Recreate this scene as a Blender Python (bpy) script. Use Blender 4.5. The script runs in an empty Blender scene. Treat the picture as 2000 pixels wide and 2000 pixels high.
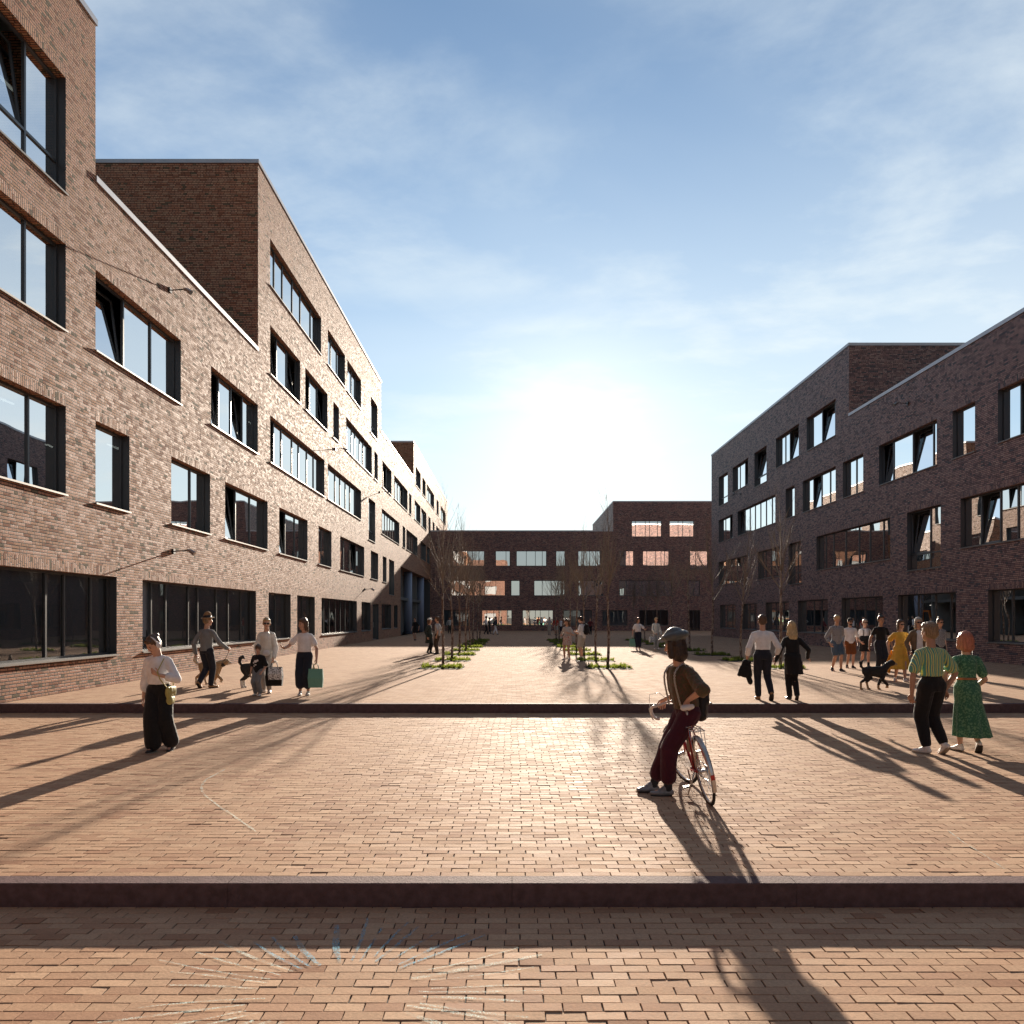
import bpy, bmesh, math, random
import numpy as np
from mathutils import Vector, Matrix, noise as mnoise
random.seed(7)
rng = np.random.default_rng(11)
R = math.radians
scene = bpy.context.scene
COL = scene.collection

# ------------------------------------------------------------------ camera
F = 1550.0; HX = 1000.0; HY = 1205.0; EYE = 1.7          # photo pixels (2000 wide), metres above upper plaza
cam_d = bpy.data.cameras.new('camera'); cam = bpy.data.objects.new('camera', cam_d); COL.objects.link(cam)
cam.location = (0, 0, EYE); cam.rotation_euler = (R(90), 0, 0)
cam_d.sensor_width = 36; cam_d.lens = F / 2000 * 36; cam_d.shift_y = (HY - 1000) / 2000
cam_d.clip_start = 0.1; cam_d.clip_end = 5000
scene.camera = cam
# ------------------------------------------------------------------ sun and sky
SUN = Vector((128 / F, 1.0, 362 / F)).normalized()
EL = math.asin(SUN.z); AZ = math.atan2(SUN.x, SUN.y)
sd = bpy.data.lights.new('sun', 'SUN'); so = bpy.data.objects.new('sun', sd); COL.objects.link(so)
sd.energy = 5.0; sd.angle = R(0.6); sd.color = (1.0, 0.86, 0.70)
so.rotation_euler = SUN.to_track_quat('Z', 'Y').to_euler()
world = bpy.data.worlds.new('World'); scene.world = world; world.use_nodes = True
scene.view_settings.view_transform = 'Standard'; scene.view_settings.look = 'None'
scene.view_settings.exposure = 1.38; scene.view_settings.gamma = 1
scene.cycles.use_denoising = True
scene.cycles.max_bounces = 8; scene.cycles.transparent_max_bounces = 10
scene.cycles.sample_clamp_indirect = 6.0

class NT:
    """tiny helper to write node trees"""
    def __init__(s, tree):
        s.t = tree; s.n = tree.nodes; s.l = tree.links
    def node(s, typ, **kw):
        nd = s.n.new(typ)
        for k, v in kw.items(): setattr(nd, k, v)
        return nd
    def set(s, sock, v):
        if isinstance(v, bpy.types.NodeSocket): s.l.new(v, sock)
        elif v is not None:
            if hasattr(sock, 'default_value') and hasattr(sock.default_value, '__len__'):
                v = tuple(v) if hasattr(v, '__len__') else (v,) * len(sock.default_value)
                if len(v) == 3 and len(sock.default_value) == 4: v = v + (1,)
            sock.default_value = v
    def m(s, op, a=0.0, b=0.0, c=None, clamp=False):
        nd = s.node('ShaderNodeMath', operation=op, use_clamp=clamp)
        s.set(nd.inputs[0], a); s.set(nd.inputs[1], b)
        if c is not None: s.set(nd.inputs[2], c)
        return nd.outputs[0]
    def vm(s, op, a, b=None, scale=None):
        nd = s.node('ShaderNodeVectorMath', operation=op)
        s.set(nd.inputs[0], a)
        if b is not None: s.set(nd.inputs[1], b)
        if scale is not None: s.set(nd.inputs['Scale'], scale)
        return nd.outputs[0]
    def mix(s, f, a, b, mode='MIX'):
        nd = s.node('ShaderNodeMix', data_type='RGBA', blend_type=mode)
        s.set(nd.inputs[0], f); s.set(nd.inputs[6], a); s.set(nd.inputs[7], b)
        return nd.outputs[2]
    def sep(s, v):
        nd = s.node('ShaderNodeSeparateXYZ'); s.set(nd.inputs[0], v); return nd.outputs
    def comb(s, x=0.0, y=0.0, z=0.0):
        nd = s.node('ShaderNodeCombineXYZ')
        for i, v in enumerate((x, y, z)): s.set(nd.inputs[i], v)
        return nd.outputs[0]
    def noise(s, vec, scale=5.0, detail=3.0, rough=0.55, dist=0.0):
        nd = s.node('ShaderNodeTexNoise'); s.set(nd.inputs['Vector'], vec)
        nd.inputs['Scale'].default_value = scale; nd.inputs['Detail'].default_value = detail
        nd.inputs['Roughness'].default_value = rough; nd.inputs['Distortion'].default_value = dist
        return nd.outputs['Fac']
    def white(s, vec):
        nd = s.node('ShaderNodeTexWhiteNoise', noise_dimensions='3D'); s.set(nd.inputs['Vector'], vec)
        return nd.outputs['Value'], nd.outputs['Color']
    def ramp(s, fac, stops, interp='LINEAR'):
        nd = s.node('ShaderNodeValToRGB'); s.set(nd.inputs[0], fac); cr = nd.color_ramp; cr.interpolation = interp
        while len(cr.elements) < len(stops): cr.elements.new(0.5)
        for e, (p, c) in zip(cr.elements, stops):
            e.position = p; e.color = (c[0], c[1], c[2], 1) if hasattr(c, '__len__') else (c, c, c, 1)
        return nd.outputs[0]
    def mr(s, v, a, b, c=0.0, d=1.0, smooth=False):
        nd = s.node('ShaderNodeMapRange')
        if smooth: nd.interpolation_type = 'SMOOTHSTEP'
        s.set(nd.inputs[0], v)
        for i, x in enumerate((a, b, c, d)): s.set(nd.inputs[i + 1], x)
        return nd.outputs[0]

wt = NT(world.node_tree); world.node_tree.nodes.clear()
sky = wt.node('ShaderNodeTexSky', sky_type='NISHITA', sun_disc=False)
sky.sun_elevation = EL; sky.sun_rotation = AZ; sky.altitude = 50
sky.air_density = 1.0; sky.dust_density = 0.05; sky.ozone_density = 2.2
geo = wt.node('ShaderNodeTexCoord')
dx, dy, dz = wt.sep(geo.outputs['Generated'])[:3]
den = wt.m('ADD', wt.m('MAXIMUM', dz, 0.0), 0.12)
cp = wt.comb(wt.m('DIVIDE', dx, den), wt.m('DIVIDE', dy, den), 0.0)
mp = wt.node('ShaderNodeMapping'); wt.set(mp.inputs[0], cp)
mp.inputs['Rotation'].default_value = (0, 0, R(28)); mp.inputs['Scale'].default_value = (0.9, 1.15, 1); mp.inputs['Location'].default_value = (1.3, 2.15, 0)
n1 = wt.noise(mp.outputs[0], 2.0, 10, 0.60, 0.15)
n2 = wt.m('ADD', wt.noise(mp.outputs[0], 0.55, 3, 0.5, 0.2), wt.mr(dx, -0.5, 0.6, -0.06, 0.13))
cl = wt.m('MULTIPLY', wt.mr(n1, 0.36, 0.74, 0, 1, True), wt.mr(n2, 0.36, 0.54, 0, 1, True))
cl = wt.m('MULTIPLY', cl, wt.mr(dz, 0.03, 0.2, 0.25, 1.0))
veil = wt.m('ADD', wt.mr(wt.noise(mp.outputs[0], 0.5, 5, 0.6, 0.4), 0.38, 0.72, 0.0, 0.2, True), wt.mr(wt.m('SUBTRACT', dz, wt.m('MULTIPLY', dx, 0.25)), 0.02, 0.60, 0.66, 0.0, True))
cl = wt.m('MAXIMUM', wt.m('ADD', wt.m('MULTIPLY', cl, 0.48), wt.m('MULTIPLY', veil, 0.75)), veil)
hsv = wt.node('ShaderNodeHueSaturation'); wt.set(hsv.inputs['Color'], sky.outputs[0])
hsv.inputs['Value'].default_value = 1.2; hsv.inputs['Saturation'].default_value = 0.98
CLOUDC = (7.0, 7.6, 7.8)
skyc = wt.mix(cl, hsv.outputs[0], CLOUDC)
# aureole of thin high haze lit round the sun (part of the sky itself)
dot = wt.node('ShaderNodeVectorMath', operation='DOT_PRODUCT')
wt.set(dot.inputs[0], geo.outputs['Generated']); wt.set(dot.inputs[1], tuple(SUN))
aur = wt.m('POWER', wt.m('MAXIMUM', dot.outputs['Value'], 0.0), 9.0)
aurn = wt.m('POWER', wt.m('MAXIMUM', dot.outputs['Value'], 0.0), 150.0)
addc = wt.mix(1.0, skyc, wt.mix(aur, (0, 0, 0), (0.35, 0.4, 0.2)), 'ADD')
backf = wt.mr(dot.outputs['Value'], -0.3, 0.75, 0.5, 1.0, True); addc = wt.mix(1.0, addc, wt.comb(backf, backf, backf), 'MULTIPLY')
addc = wt.mix(1.0, addc, wt.mix(aurn, (0, 0, 0), (1.8, 1.5, 0.8)), 'ADD')
bg = wt.node('ShaderNodeBackground'); wt.set(bg.inputs[0], addc); bg.inputs[1].default_value = 0.05
wo = wt.node('ShaderNodeOutputWorld'); wt.l.new(bg.outputs[0], wo.inputs[0])

# ------------------------------------------------------------------ object helpers
def tag(o, label=None, cat=None, group=None, kind=None):
    if label: o['label'] = label
    if cat: o['category'] = cat
    if group: o['group'] = group
    if kind: o['kind'] = kind
    return o
def empty(name, loc=(0, 0, 0), rz=0.0):
    o = bpy.data.objects.new(name, None); COL.objects.link(o); o.location = loc; o.rotation_euler = (0, 0, rz)
    o.empty_display_size = 0.2
    return o
def link_mesh(name, me, mats, parent=None, smooth=False):
    o = bpy.data.objects.new(name, me); COL.objects.link(o)
    if parent: o.parent = parent
    for m_ in (mats if isinstance(mats, (list, tuple)) else [mats]):
        if m_: me.materials.append(m_)
    if smooth: me.polygons.foreach_set('use_smooth', [True] * len(me.polygons))
    return o
class MB:
    """mesh collector"""
    def __init__(s): s.v = []; s.f = []; s.mi = []; s.uv = []
    def quad(s, pts, mi=0, uv=None):
        b = len(s.v); s.v += [tuple(p) for p in pts]; s.f.append(tuple(range(b, b + len(pts)))); s.mi.append(mi)
        s.uv.append(uv if uv else [(0, 0)] * len(pts))
    def box(s, lo, hi, mi=0, M=None):
        x0, y0, z0 = lo; x1, y1, z1 = hi
        P = [(x0, y0, z0), (x1, y0, z0), (x1, y1, z0), (x0, y1, z0), (x0, y0, z1), (x1, y0, z1), (x1, y1, z1), (x0, y1, z1)]
        if M is not None: P = [tuple(M @ Vector(p)) for p in P]
        b = len(s.v); s.v += P
        for q in ((0, 3, 2, 1), (4, 5, 6, 7), (0, 1, 5, 4), (1, 2, 6, 5), (2, 3, 7, 6), (3, 0, 4, 7)):
            s.f.append(tuple(b + i for i in q)); s.mi.append(mi); s.uv.append([(0, 0)] * 4)
    def arr(s, V, Fc, mi=0):
        b = len(s.v); s.v += [tuple(p) for p in V]
        for q in Fc:
            s.f.append(tuple(b + i for i in q)); s.mi.append(mi); s.uv.append([(0, 0)] * len(q))
    def tube(s, pts, rad, n=8, mi=0, closed=False, caps=True):
        pts = [Vector(p) for p in pts]; m_ = len(pts)
        rad = rad if hasattr(rad, '__len__') else [rad] * m_
        b = len(s.v); up = None
        for i, p in enumerate(pts):
            if closed: d = pts[(i + 1) % m_] - pts[i - 1]
            else: d = pts[min(i + 1, m_ - 1)] - pts[max(i - 1, 0)]
            d = d.normalized() if d.length > 1e-9 else Vector((0, 0, 1))
            if up is None:
                up = Vector((0, 0, 1)) if abs(d.z) < 0.9 else Vector((1, 0, 0))
            a = up.cross(d)
            if a.length < 1e-5: a = Vector((1, 0, 0)).cross(d)
            a.normalize(); up = d.cross(a)
            for k in range(n):
                t = 2 * math.pi * k / n
                s.v.append(tuple(p + rad[i] * (math.cos(t) * a + math.sin(t) * up)))
        for i in range(m_ if closed else m_ - 1):
            j = (i + 1) % m_
            for k in range(n):
                k2 = (k + 1) % n
                s.f.append((b + i * n + k, b + i * n + k2, b + j * n + k2, b + j * n + k)); s.mi.append(mi); s.uv.append([(0, 0)] * 4)
        if caps and not closed:
            s.f.append(tuple(b + k for k in range(n - 1, -1, -1))); s.mi.append(mi); s.uv.append([(0, 0)] * n)
            s.f.append(tuple(b + (m_ - 1) * n + k for k in range(n))); s.mi.append(mi); s.uv.append([(0, 0)] * n)
    def build(s, name, mats, parent=None, smooth=False, uv=False):
        me = bpy.data.meshes.new(name); me.from_pydata(s.v, [], s.f)
        if any(s.mi): me.polygons.foreach_set('material_index', s.mi)
        if uv:
            l = me.uv_layers.new(name='UVMap'); l.data.foreach_set('uv', [c for q in s.uv for p in q for c in p])
        me.update()
        return link_mesh(name, me, mats, parent, smooth)

def pbr(name, col, rough=0.6, metal=0.0, spec=0.5, var=0.0, vs=8.0, bump=0.0, bs=40.0, sheen=0.0):
    m_ = bpy.data.materials.new(name); m_.use_nodes = True; n = NT(m_.node_tree)
    b = m_.node_tree.nodes['Principled BSDF']
    b.inputs['Roughness'].default_value = rough; b.inputs['Metallic'].default_value = metal
    b.inputs['Specular IOR Level'].default_value = spec
    if sheen: b.inputs['Sheen Weight'].default_value = sheen
    tc = n.node('ShaderNodeTexCoord').outputs['Object']
    if var:
        f = n.noise(tc, vs, 4, 0.6)
        dk = tuple(c * (1 - var) for c in col); lt = tuple(min(1, c * (1 + var)) for c in col)
        n.set(b.inputs['Base Color'], n.ramp(f, [(0.3, dk), (0.7, lt)]))
    else: b.inputs['Base Color'].default_value = (*col, 1)
    if bump:
        bp = n.node('ShaderNodeBump'); bp.inputs['Strength'].default_value = bump; bp.inputs['Distance'].default_value = 0.01
        n.set(bp.inputs['Height'], n.noise(tc, bs, 4, 0.6)); n.set(b.inputs['Normal'], bp.outputs[0])
    return m_
# ------------------------------------------------------------------ masonry and paving materials
def mat_brick(name, stops, mortar=(0.024, 0.019, 0.018), rough=0.8, bumpd=0.0065, spec=0.28):
    """facing brick, UV in metres: mixed bond of stretchers and headers"""
    m_ = bpy.data.materials.new(name); m_.use_nodes = True; n = NT(m_.node_tree); b = n.n['Principled BSDF']
    uvn = n.node('ShaderNodeUVMap').outputs[0]
    u, v, _ = n.sep(uvn)[:3]
    H_ = 0.0685; W_ = 0.245
    vr = n.m('DIVIDE', v, H_); row = n.m('FLOOR', vr); fv = n.m('FRACT', vr)
    wr, _c = n.white(n.comb(row, 3.3, 0.0))
    ur = n.m('ADD', n.m('DIVIDE', u, W_), n.m('MULTIPLY', wr, 7.0))
    c0 = n.m('FLOOR', ur); f0 = n.m('FRACT', ur)
    hv, _c = n.white(n.comb(c0, row, 1.7))
    hd = n.m('GREATER_THAN', hv, 0.62)                       # this unit is two headers
    half = n.m('MULTIPLY', hd, n.m('GREATER_THAN', f0, 0.5))
    idv, idc = n.white(n.comb(n.m('ADD', c0, n.m('MULTIPLY', half, 0.5)), row, 5.1))
    eu = n.m('MINIMUM', f0, n.m('SUBTRACT', 1.0, f0))
    eh = n.m('ADD', n.m('ABSOLUTE', n.m('SUBTRACT', f0, 0.5)), n.m('SUBTRACT', 1.0, hd))
    eu = n.m('MULTIPLY', n.m('MINIMUM', eu, eh), W_)
    ev = n.m('MULTIPLY', n.m('MINIMUM', fv, n.m('SUBTRACT', 1.0, fv)), H_ * 0.78)
    tcn = n.node('ShaderNodeTexCoord').outputs['Object']
    nz = n.noise(tcn, 55.0, 3, 0.6)
    ed = n.m('ADD', n.m('MINIMUM', eu, ev), n.m('MULTIPLY', n.m('SUBTRACT', nz, 0.5), 0.004))
    mask = n.mr(ed, 0.0062, 0.0095, 0.0, 1.0)
    col = n.ramp(idv, stops, 'CONSTANT')
    cr = n.sep(idc)[0]
    col = n.mix(n.m('MULTIPLY', cr, 0.5), col, n.mix(1.0, col, (0.62, 0.6, 0.6), 'MULTIPLY'))
    big = n.noise(tcn, 0.35, 3, 0.5)
    col = n.mix(n.mr(big, 0.35, 0.7, 0.0, 0.25), col, n.mix(1.0, col, (1.35, 1.3, 1.25), 'MULTIPLY'))
    spot = n.mr(n.noise(tcn, 28.0, 4, 0.7), 0.35, 0.7, 0.78, 1.2)
    col = n.mix(1.0, col, n.comb(spot, spot, spot), 'MULTIPLY')
    # faint weather streaks running down from the parapet
    mp2 = n.node('ShaderNodeMapping'); n.set(mp2.inputs[0], tcn); mp2.inputs['Scale'].default_value = (1.2, 1.2, 0.12)
    st = n.mr(n.noise(mp2.outputs[0], 2.2, 4, 0.6), 0.5, 0.75, 1.0, 0.8)
    col = n.mix(1.0, col, n.comb(st, st, st), 'MULTIPLY')
    n.set(b.inputs['Base Color'], n.mix(mask, mortar, col))
    b.inputs['Specular IOR Level'].default_value = spec
    n.set(b.inputs['Roughness'], n.mr(cr, 0, 1, rough - 0.12, rough + 0.1))
    bp = n.node('ShaderNodeBump'); bp.inputs['Distance'].default_value = bumpd; bp.inputs['Strength'].default_value = 1.0
    hgt = n.m('ADD', n.m('MULTIPLY', mask, n.m('ADD', 0.7, n.m('MULTIPLY', cr, 0.3))), n.m('MULTIPLY', nz, 0.25))
    n.set(bp.inputs['Height'], hgt); n.set(b.inputs['Normal'], bp.outputs[0])
    return m_
BR_L = [(0, (0.45, 0.20, 0.115)), (0.2, (0.51, 0.25, 0.15)), (0.42, (0.47, 0.25, 0.16)), (0.6, (0.58, 0.33, 0.205)), (0.86, (0.38, 0.17, 0.10)), (0.95, (0.22, 0.175, 0.11))]
BR_R = [(0, (0.34, 0.18, 0.155)), (0.2, (0.41, 0.235, 0.20)), (0.42, (0.29, 0.175, 0.16)), (0.6, (0.50, 0.325, 0.28)), (0.78, (0.23, 0.145, 0.14)), (0.92, (0.14, 0.13, 0.14))]
BR_S = [(0, (0.20, 0.10, 0.07)), (0.4, (0.25, 0.135, 0.095)), (0.8, (0.16, 0.085, 0.06))]
M_BRL = mat_brick('brick_red_multicolour', BR_L)
M_BRR = mat_brick('brick_dark_purple_red', BR_R, rough=0.6, spec=0.4)

M_BRS = mat_brick('brick_brown', BR_S)
PAVE = [(0.0, (0.36, 0.205, 0.13)), (0.10, (0.44, 0.27, 0.175)), (0.4, (0.49, 0.315, 0.205)), (0.75, (0.53, 0.355, 0.235)), (0.95, (0.44, 0.27, 0.175)), (1.0, (0.38, 0.22, 0.145))]
PW, PH = 0.207, 0.091
def paver_finish(n, b, idv, idr, pos, r0=0.72):
    col = n.ramp(idv, PAVE)
    big = n.noise(pos, 0.55, 4, 0.6)
    col = n.mix(n.mr(big, 0.4, 0.75, 0.0, 0.18), col, (0.25, 0.14, 0.10))
    fine = n.noise(pos, 60.0, 4, 0.7)
    k = n.mr(fine, 0.3, 0.72, 0.82, 1.14); col = n.mix(1.0, col, n.comb(k, k, k), 'MULTIPLY')
    sp = n.mr(n.noise(pos, 14.0, 5, 0.75), 0.62, 0.7, 0.0, 0.35)
    col = n.mix(sp, col, (0.2, 0.13, 0.1))
    b.inputs['Specular IOR Level'].default_value = 0.05
    n.set(b.inputs['Roughness'], n.m('ADD', n.mr(idr, 0, 1, r0, r0 + 0.12), n.mr(fine, 0.3, 0.7, -0.04, 0.06)))
    return col, fine
def mat_paver_geo():
    m_ = bpy.data.materials.new('clay_paver'); m_.use_nodes = True; n = NT(m_.node_tree); b = n.n['Principled BSDF']
    uvn = n.node('ShaderNodeUVMap').outputs[0]; u, v, _ = n.sep(uvn)[:3]
    pos = n.node('ShaderNodeTexCoord').outputs['Object']
    col, fine = paver_finish(n, b, u, v, pos)
    n.set(b.inputs['Base Color'], col)
    bp = n.node('ShaderNodeBump'); bp.inputs['Distance'].default_value = 0.003; bp.inputs['Strength'].default_value = 0.6
    n.set(bp.inputs['Height'], n.m('ADD', fine, n.m('MULTIPLY', n.noise(pos, 9.0, 3, 0.6), 0.8)))
    n.set(b.inputs['Normal'], bp.outputs[0]); return m_
def mat_paver_sheet():
    m_ = bpy.data.materials.new('clay_paver_sheet'); m_.use_nodes = True; n = NT(m_.node_tree); b = n.n['Principled BSDF']
    pos = n.node('ShaderNodeTexCoord').outputs['Object']; u, v, _ = n.sep(pos)[:3]
    vr = n.m('DIVIDE', v, PH); row = n.m('FLOOR', vr); fv = n.m('FRACT', vr)
    wr, _c = n.white(n.comb(row, 1.3, 0.0))
    ur = n.m('ADD', n.m('DIVIDE', u, PW), n.m('ADD', n.m('MULTIPLY', n.m('MODULO', row, 2.0), 0.5), n.m('MULTIPLY', wr, 0.08)))
    c0 = n.m('FLOOR', ur); f0 = n.m('FRACT', ur)
    idv, idc = n.white(n.comb(c0, row, 2.2)); idr = n.sep(idc)[1]
    eu = n.m('MULTIPLY', n.m('MINIMUM', f0, n.m('SUBTRACT', 1.0, f0)), PW)
    ev = n.m('MULTIPLY', n.m('MINIMUM', fv, n.m('SUBTRACT', 1.0, fv)), PH)
    mask = n.mr(n.m('MINIMUM', eu, ev), 0.002, 0.0035, 0.0, 1.0)
    col, fine = paver_finish(n, b, idv, idr, pos, 0.86)
    n.set(b.inputs['Base Color'], n.mix(mask, (0.05, 0.035, 0.028), col))
    bp = n.node('ShaderNodeBump'); bp.inputs['Distance'].default_value = 0.005; bp.inputs['Strength'].default_value = 0.8
    n.set(bp.inputs['Height'], n.m('ADD', n.m('MULTIPLY', mask, n.m('ADD', 0.8, n.m('MULTIPLY', idr, 0.4))), n.m('MULTIPLY', fine, 0.3)))
    n.set(b.inputs['Normal'], bp.outputs[0]); return m_
M_PAVG = mat_paver_geo(); M_PAVS = mat_paver_sheet()
M_SAND = pbr('joint_sand', (0.035, 0.026, 0.022), 0.95, var=0.3, vs=30)
M_KERB = pbr('red_concrete_kerb', (0.14, 0.09, 0.09), 0.8, spec=0.1, var=0.25, vs=14, bump=0.5, bs=60)
M_SOIL = pbr('soil', (0.05, 0.04, 0.028), 0.95, var=0.4, vs=20, bump=0.8, bs=30)
M_FRAME = pbr('anthracite_aluminium', (0.045, 0.052, 0.06), 0.38, spec=0.6)
M_SILL = pbr('aluminium_sill', (0.20, 0.19, 0.18), 0.5, 0.3)
M_COPE = pbr('zinc_coping', (0.46, 0.46, 0.48), 0.45, 0.5, var=0.08, vs=2)
M_INT = pbr('interior_plaster', (0.22, 0.22, 0.22), 0.9)
M_INTD = pbr('interior_floor', (0.10, 0.10, 0.10), 0.8)
M_BLIND = pbr('grey_roller_blind', (0.17, 0.20, 0.24), 0.9)
M_ROOF = pbr('roof_membrane', (0.12, 0.12, 0.12), 0.9)
M_BLUECOL = pbr('blue_grey_column_paint', (0.20, 0.24, 0.34), 0.5)
M_ORANGE = pbr('orange_door_paint', (0.65, 0.2, 0.05), 0.5)
M_DARK = pbr('dark_painted_metal', (0.03, 0.03, 0.033), 0.4)
M_STEEL = pbr('galvanised_steel', (0.35, 0.34, 0.33), 0.4, 0.7)
def mat_lamp(name, col, st):
    m_ = bpy.data.materials.new(name); m_.use_nodes = True; n = NT(m_.node_tree); b = n.n['Principled BSDF']
    b.inputs['Base Color'].default_value = (0.8, 0.8, 0.8, 1); b.inputs['Emission Color'].default_value = (*col, 1)
    b.inputs['Emission Strength'].default_value = st; return m_
M_TUBE = mat_lamp('lit_ceiling_tube', (1.0, 0.93, 0.8), 0.8)
def mat_glass(name, base=0.8, tint=(0.30, 0.36, 0.38)):
    m_ = bpy.data.materials.new(name); m_.use_nodes = True; n = NT(m_.node_tree); n.n.clear()
    out = n.node('ShaderNodeOutputMaterial')
    tr = n.node('ShaderNodeBsdfTransparent'); tr.inputs[0].default_value = (*tint, 1)
    gl = n.node('ShaderNodeBsdfGlossy'); gl.inputs['Roughness'].default_value = 0.0; gl.inputs['Color'].default_value = (0.93, 0.93, 0.93, 1)
    tcn = n.node('ShaderNodeTexCoord').outputs['Object']
    bp = n.node('ShaderNodeBump'); bp.inputs['Distance'].default_value = 0.012; bp.inputs['Strength'].default_value = 0.25
    n.set(bp.inputs['Height'], n.noise(tcn, 0.7, 1, 0.4)); n.set(gl.inputs['Normal'], bp.outputs[0])
    fr = n.node('ShaderNodeFresnel'); fr.inputs[0].default_value = 1.52
    fac = n.m('ADD', n.m('MULTIPLY', fr.outputs[0], 1.0 - base), base, clamp=True)
    mx = n.node('ShaderNodeMixShader'); n.set(mx.inputs[0], fac); n.l.new(tr.outputs[0], mx.inputs[1]); n.l.new(gl.outputs[0], mx.inputs[2])
    n.l.new(mx.outputs[0], out.inputs[0]); return m_
M_GLASS = mat_glass('coated_window_glass')
M_GLASSG = mat_glass('clear_shop_glass', 0.10, (0.75, 0.79, 0.8))
# ------------------------------------------------------------------ ground
Y_UP = 15.5; Y_LO = 5.58; Z_MID = -0.175; Z_LOW = -0.339
def sheet(name, x0, x1, y0, y1, z, mat, kind='structure'):
    b = MB(); b.quad([(x0, y0, z), (x1, y0, z), (x1, y1, z), (x0, y1, z)])
    return tag(b.build(name, mat), kind=kind)
sheet('ground', -1500, 1500, -1500, 1500, Z_LOW - 0.06, pbr('distant_ground', (0.13, 0.11, 0.085), 0.95, var=0.3, vs=0.02))
# upper plaza with openings for the tree pits
PITS = []
ROWY = [26.5, 30.9, 35.4, 39.9, 44.5, 48.9, 53.3, 57.5]
for rx in (-2.35, 3.22, 8.92):
    for y in ROWY: PITS.append((rx, y, 0.75))
def plaza_upper():
    xs = sorted({-60.0, 80.0} | {p[0] - p[2] for p in PITS} | {p[0] + p[2] for p in PITS})
    ys = sorted({Y_UP + 0.17, 140.0} | {p[1] - p[2] for p in PITS} | {p[1] + p[2] for p in PITS})
    b = MB()
    for i in range(len(xs) - 1):
        for j in range(len(ys) - 1):
            cx, cy = (xs[i] + xs[i + 1]) / 2, (ys[j] + ys[j + 1]) / 2
            if any(abs(cx - p[0]) < p[2] and abs(cy - p[1]) < p[2] for p in PITS): continue
            b.quad([(xs[i], ys[j], 0), (xs[i + 1], ys[j], 0), (xs[i + 1], ys[j + 1], 0), (xs[i], ys[j + 1], 0)])
    tag(b.build('plaza_pavement', M_PAVS), kind='structure')
plaza_upper()
def pavers(name, x0, x1, y0, y1, z):
    """every brick of the near paving modelled: top face and chamfers over a dark sand bed"""
    V = []; Fc = []; UV = []
    y = y0; r = 0; mi = 0
    while y < y1 - 0.02:
        h = min(PH, y1 - y); x = x0 - PW + (PW * 0.5 if r % 2 else 0) + rng.normal(0, 0.008)
        rowj = rng.normal(0, 0.0012)
        while x < x1:
            w = PW + rng.normal(0, 0.0012)
            g = 0.0022 + abs(rng.normal(0, 0.0015)); g2 = 0.0016 + abs(rng.normal(0, 0.0018)); ch = 0.0022
            dz = rng.normal(0, 0.0009) - (0.003 if rng.random() < 0.025 else 0); tx = rng.normal(0, 0.0007); ty = rng.normal(0, 0.0006)
            xa, xb = max(x, x0) + g, min(x + w, x1) - g; ya, yb = y + g2 + rowj, y + h - g2 * 0.6 + rowj
            x += w
            if xb - xa < 0.02: continue
            b = len(V)
            c = [(xa, ya), (xb, ya), (xb, yb), (xa, yb)]; s_ = [(-1, -1), (1, -1), (1, 1), (-1, 1)]
            for (px, py), (sx, sy) in zip(c, s_): V.append((px - sx * ch, py - sy * ch, z + dz + sx * tx + sy * ty))
            for (px, py), (sx, sy) in zip(c, s_): V.append((px, py, z + dz - ch + sx * tx + sy * ty))
            for (px, py) in c: V.append((px, py, z - 0.012))
            q = [(b, b + 1, b + 2, b + 3)]
            for k in range(4):
                k2 = (k + 1) % 4
                q.append((b + 4 + k, b + 4 + k2, b + k2, b + k)); q.append((b + 8 + k, b + 8 + k2, b + 4 + k2, b + 4 + k))
            Fc += q; a_, b_ = rng.random(), rng.random()
            UV += [a_, b_] * (4 * len(q))
        y += PH; r += 1
    me = bpy.data.meshes.new(name); me.from_pydata(V, [], Fc)
    l = me.uv_layers.new(name='UVMap'); l.data.foreach_set('uv', UV)
    return tag(link_mesh(name, me, M_PAVG), kind='structure')
XW = 11.5
pavers('plaza_pavement', -XW, XW, Y_LO + 0.16, Y_UP, Z_MID)
sheet('joint_bed', -XW, XW, Y_LO + 0.16, Y_UP, Z_MID - 0.009, M_SAND)
pavers('plaza_pavement', -4.6, 4.6, 3.1, Y_LO, Z_LOW)
sheet('joint_bed', -4.6, 4.6, 3.1, Y_LO, Z_LOW - 0.009, M_SAND)
for (a, b_, c, d, z) in ((-60, -XW, Y_LO + 0.16, Y_UP, Z_MID), (XW, 80, Y_LO + 0.16, Y_UP, Z_MID), (-60, -4.6, -60, Y_LO, Z_LOW), (4.6, 80, -60, Y_LO, Z_LOW), (-4.6, 4.6, -60, 3.1, Z_LOW)):
    sheet('plaza_pavement', a, b_, c, d, z, M_PAVS)
def kerb(name, y, ztop, zbot, wid):
    b = MB(); x = -60.0
    while x < 80:                                      # 2 m kerb units with fine joints, small chamfer
        xa, xb = x + 0.0015, x + 1.9985; e = 0.006
        prof = [(y, zbot - 0.05), (y, ztop - e), (y + e, ztop), (y + wid - 0.003, ztop), (y + wid - 0.003, zbot - 0.05)]
        k = len(b.v)
        b.v += [(xa, p[0], p[1]) for p in prof] + [(xb, p[0], p[1]) for p in prof]
        for i in range(4): b.f.append((k + i, k + i + 5, k + i + 6, k + i + 1)); b.mi.append(0); b.uv.append([(0, 0)] * 4)
        x += 2.0
    return tag(b.build(name, M_KERB), kind='structure')
kerb('kerb', Y_UP, 0.002, Z_MID, 0.17); kerb('kerb', Y_LO, Z_MID + 0.002, Z_LOW, 0.16)

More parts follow.
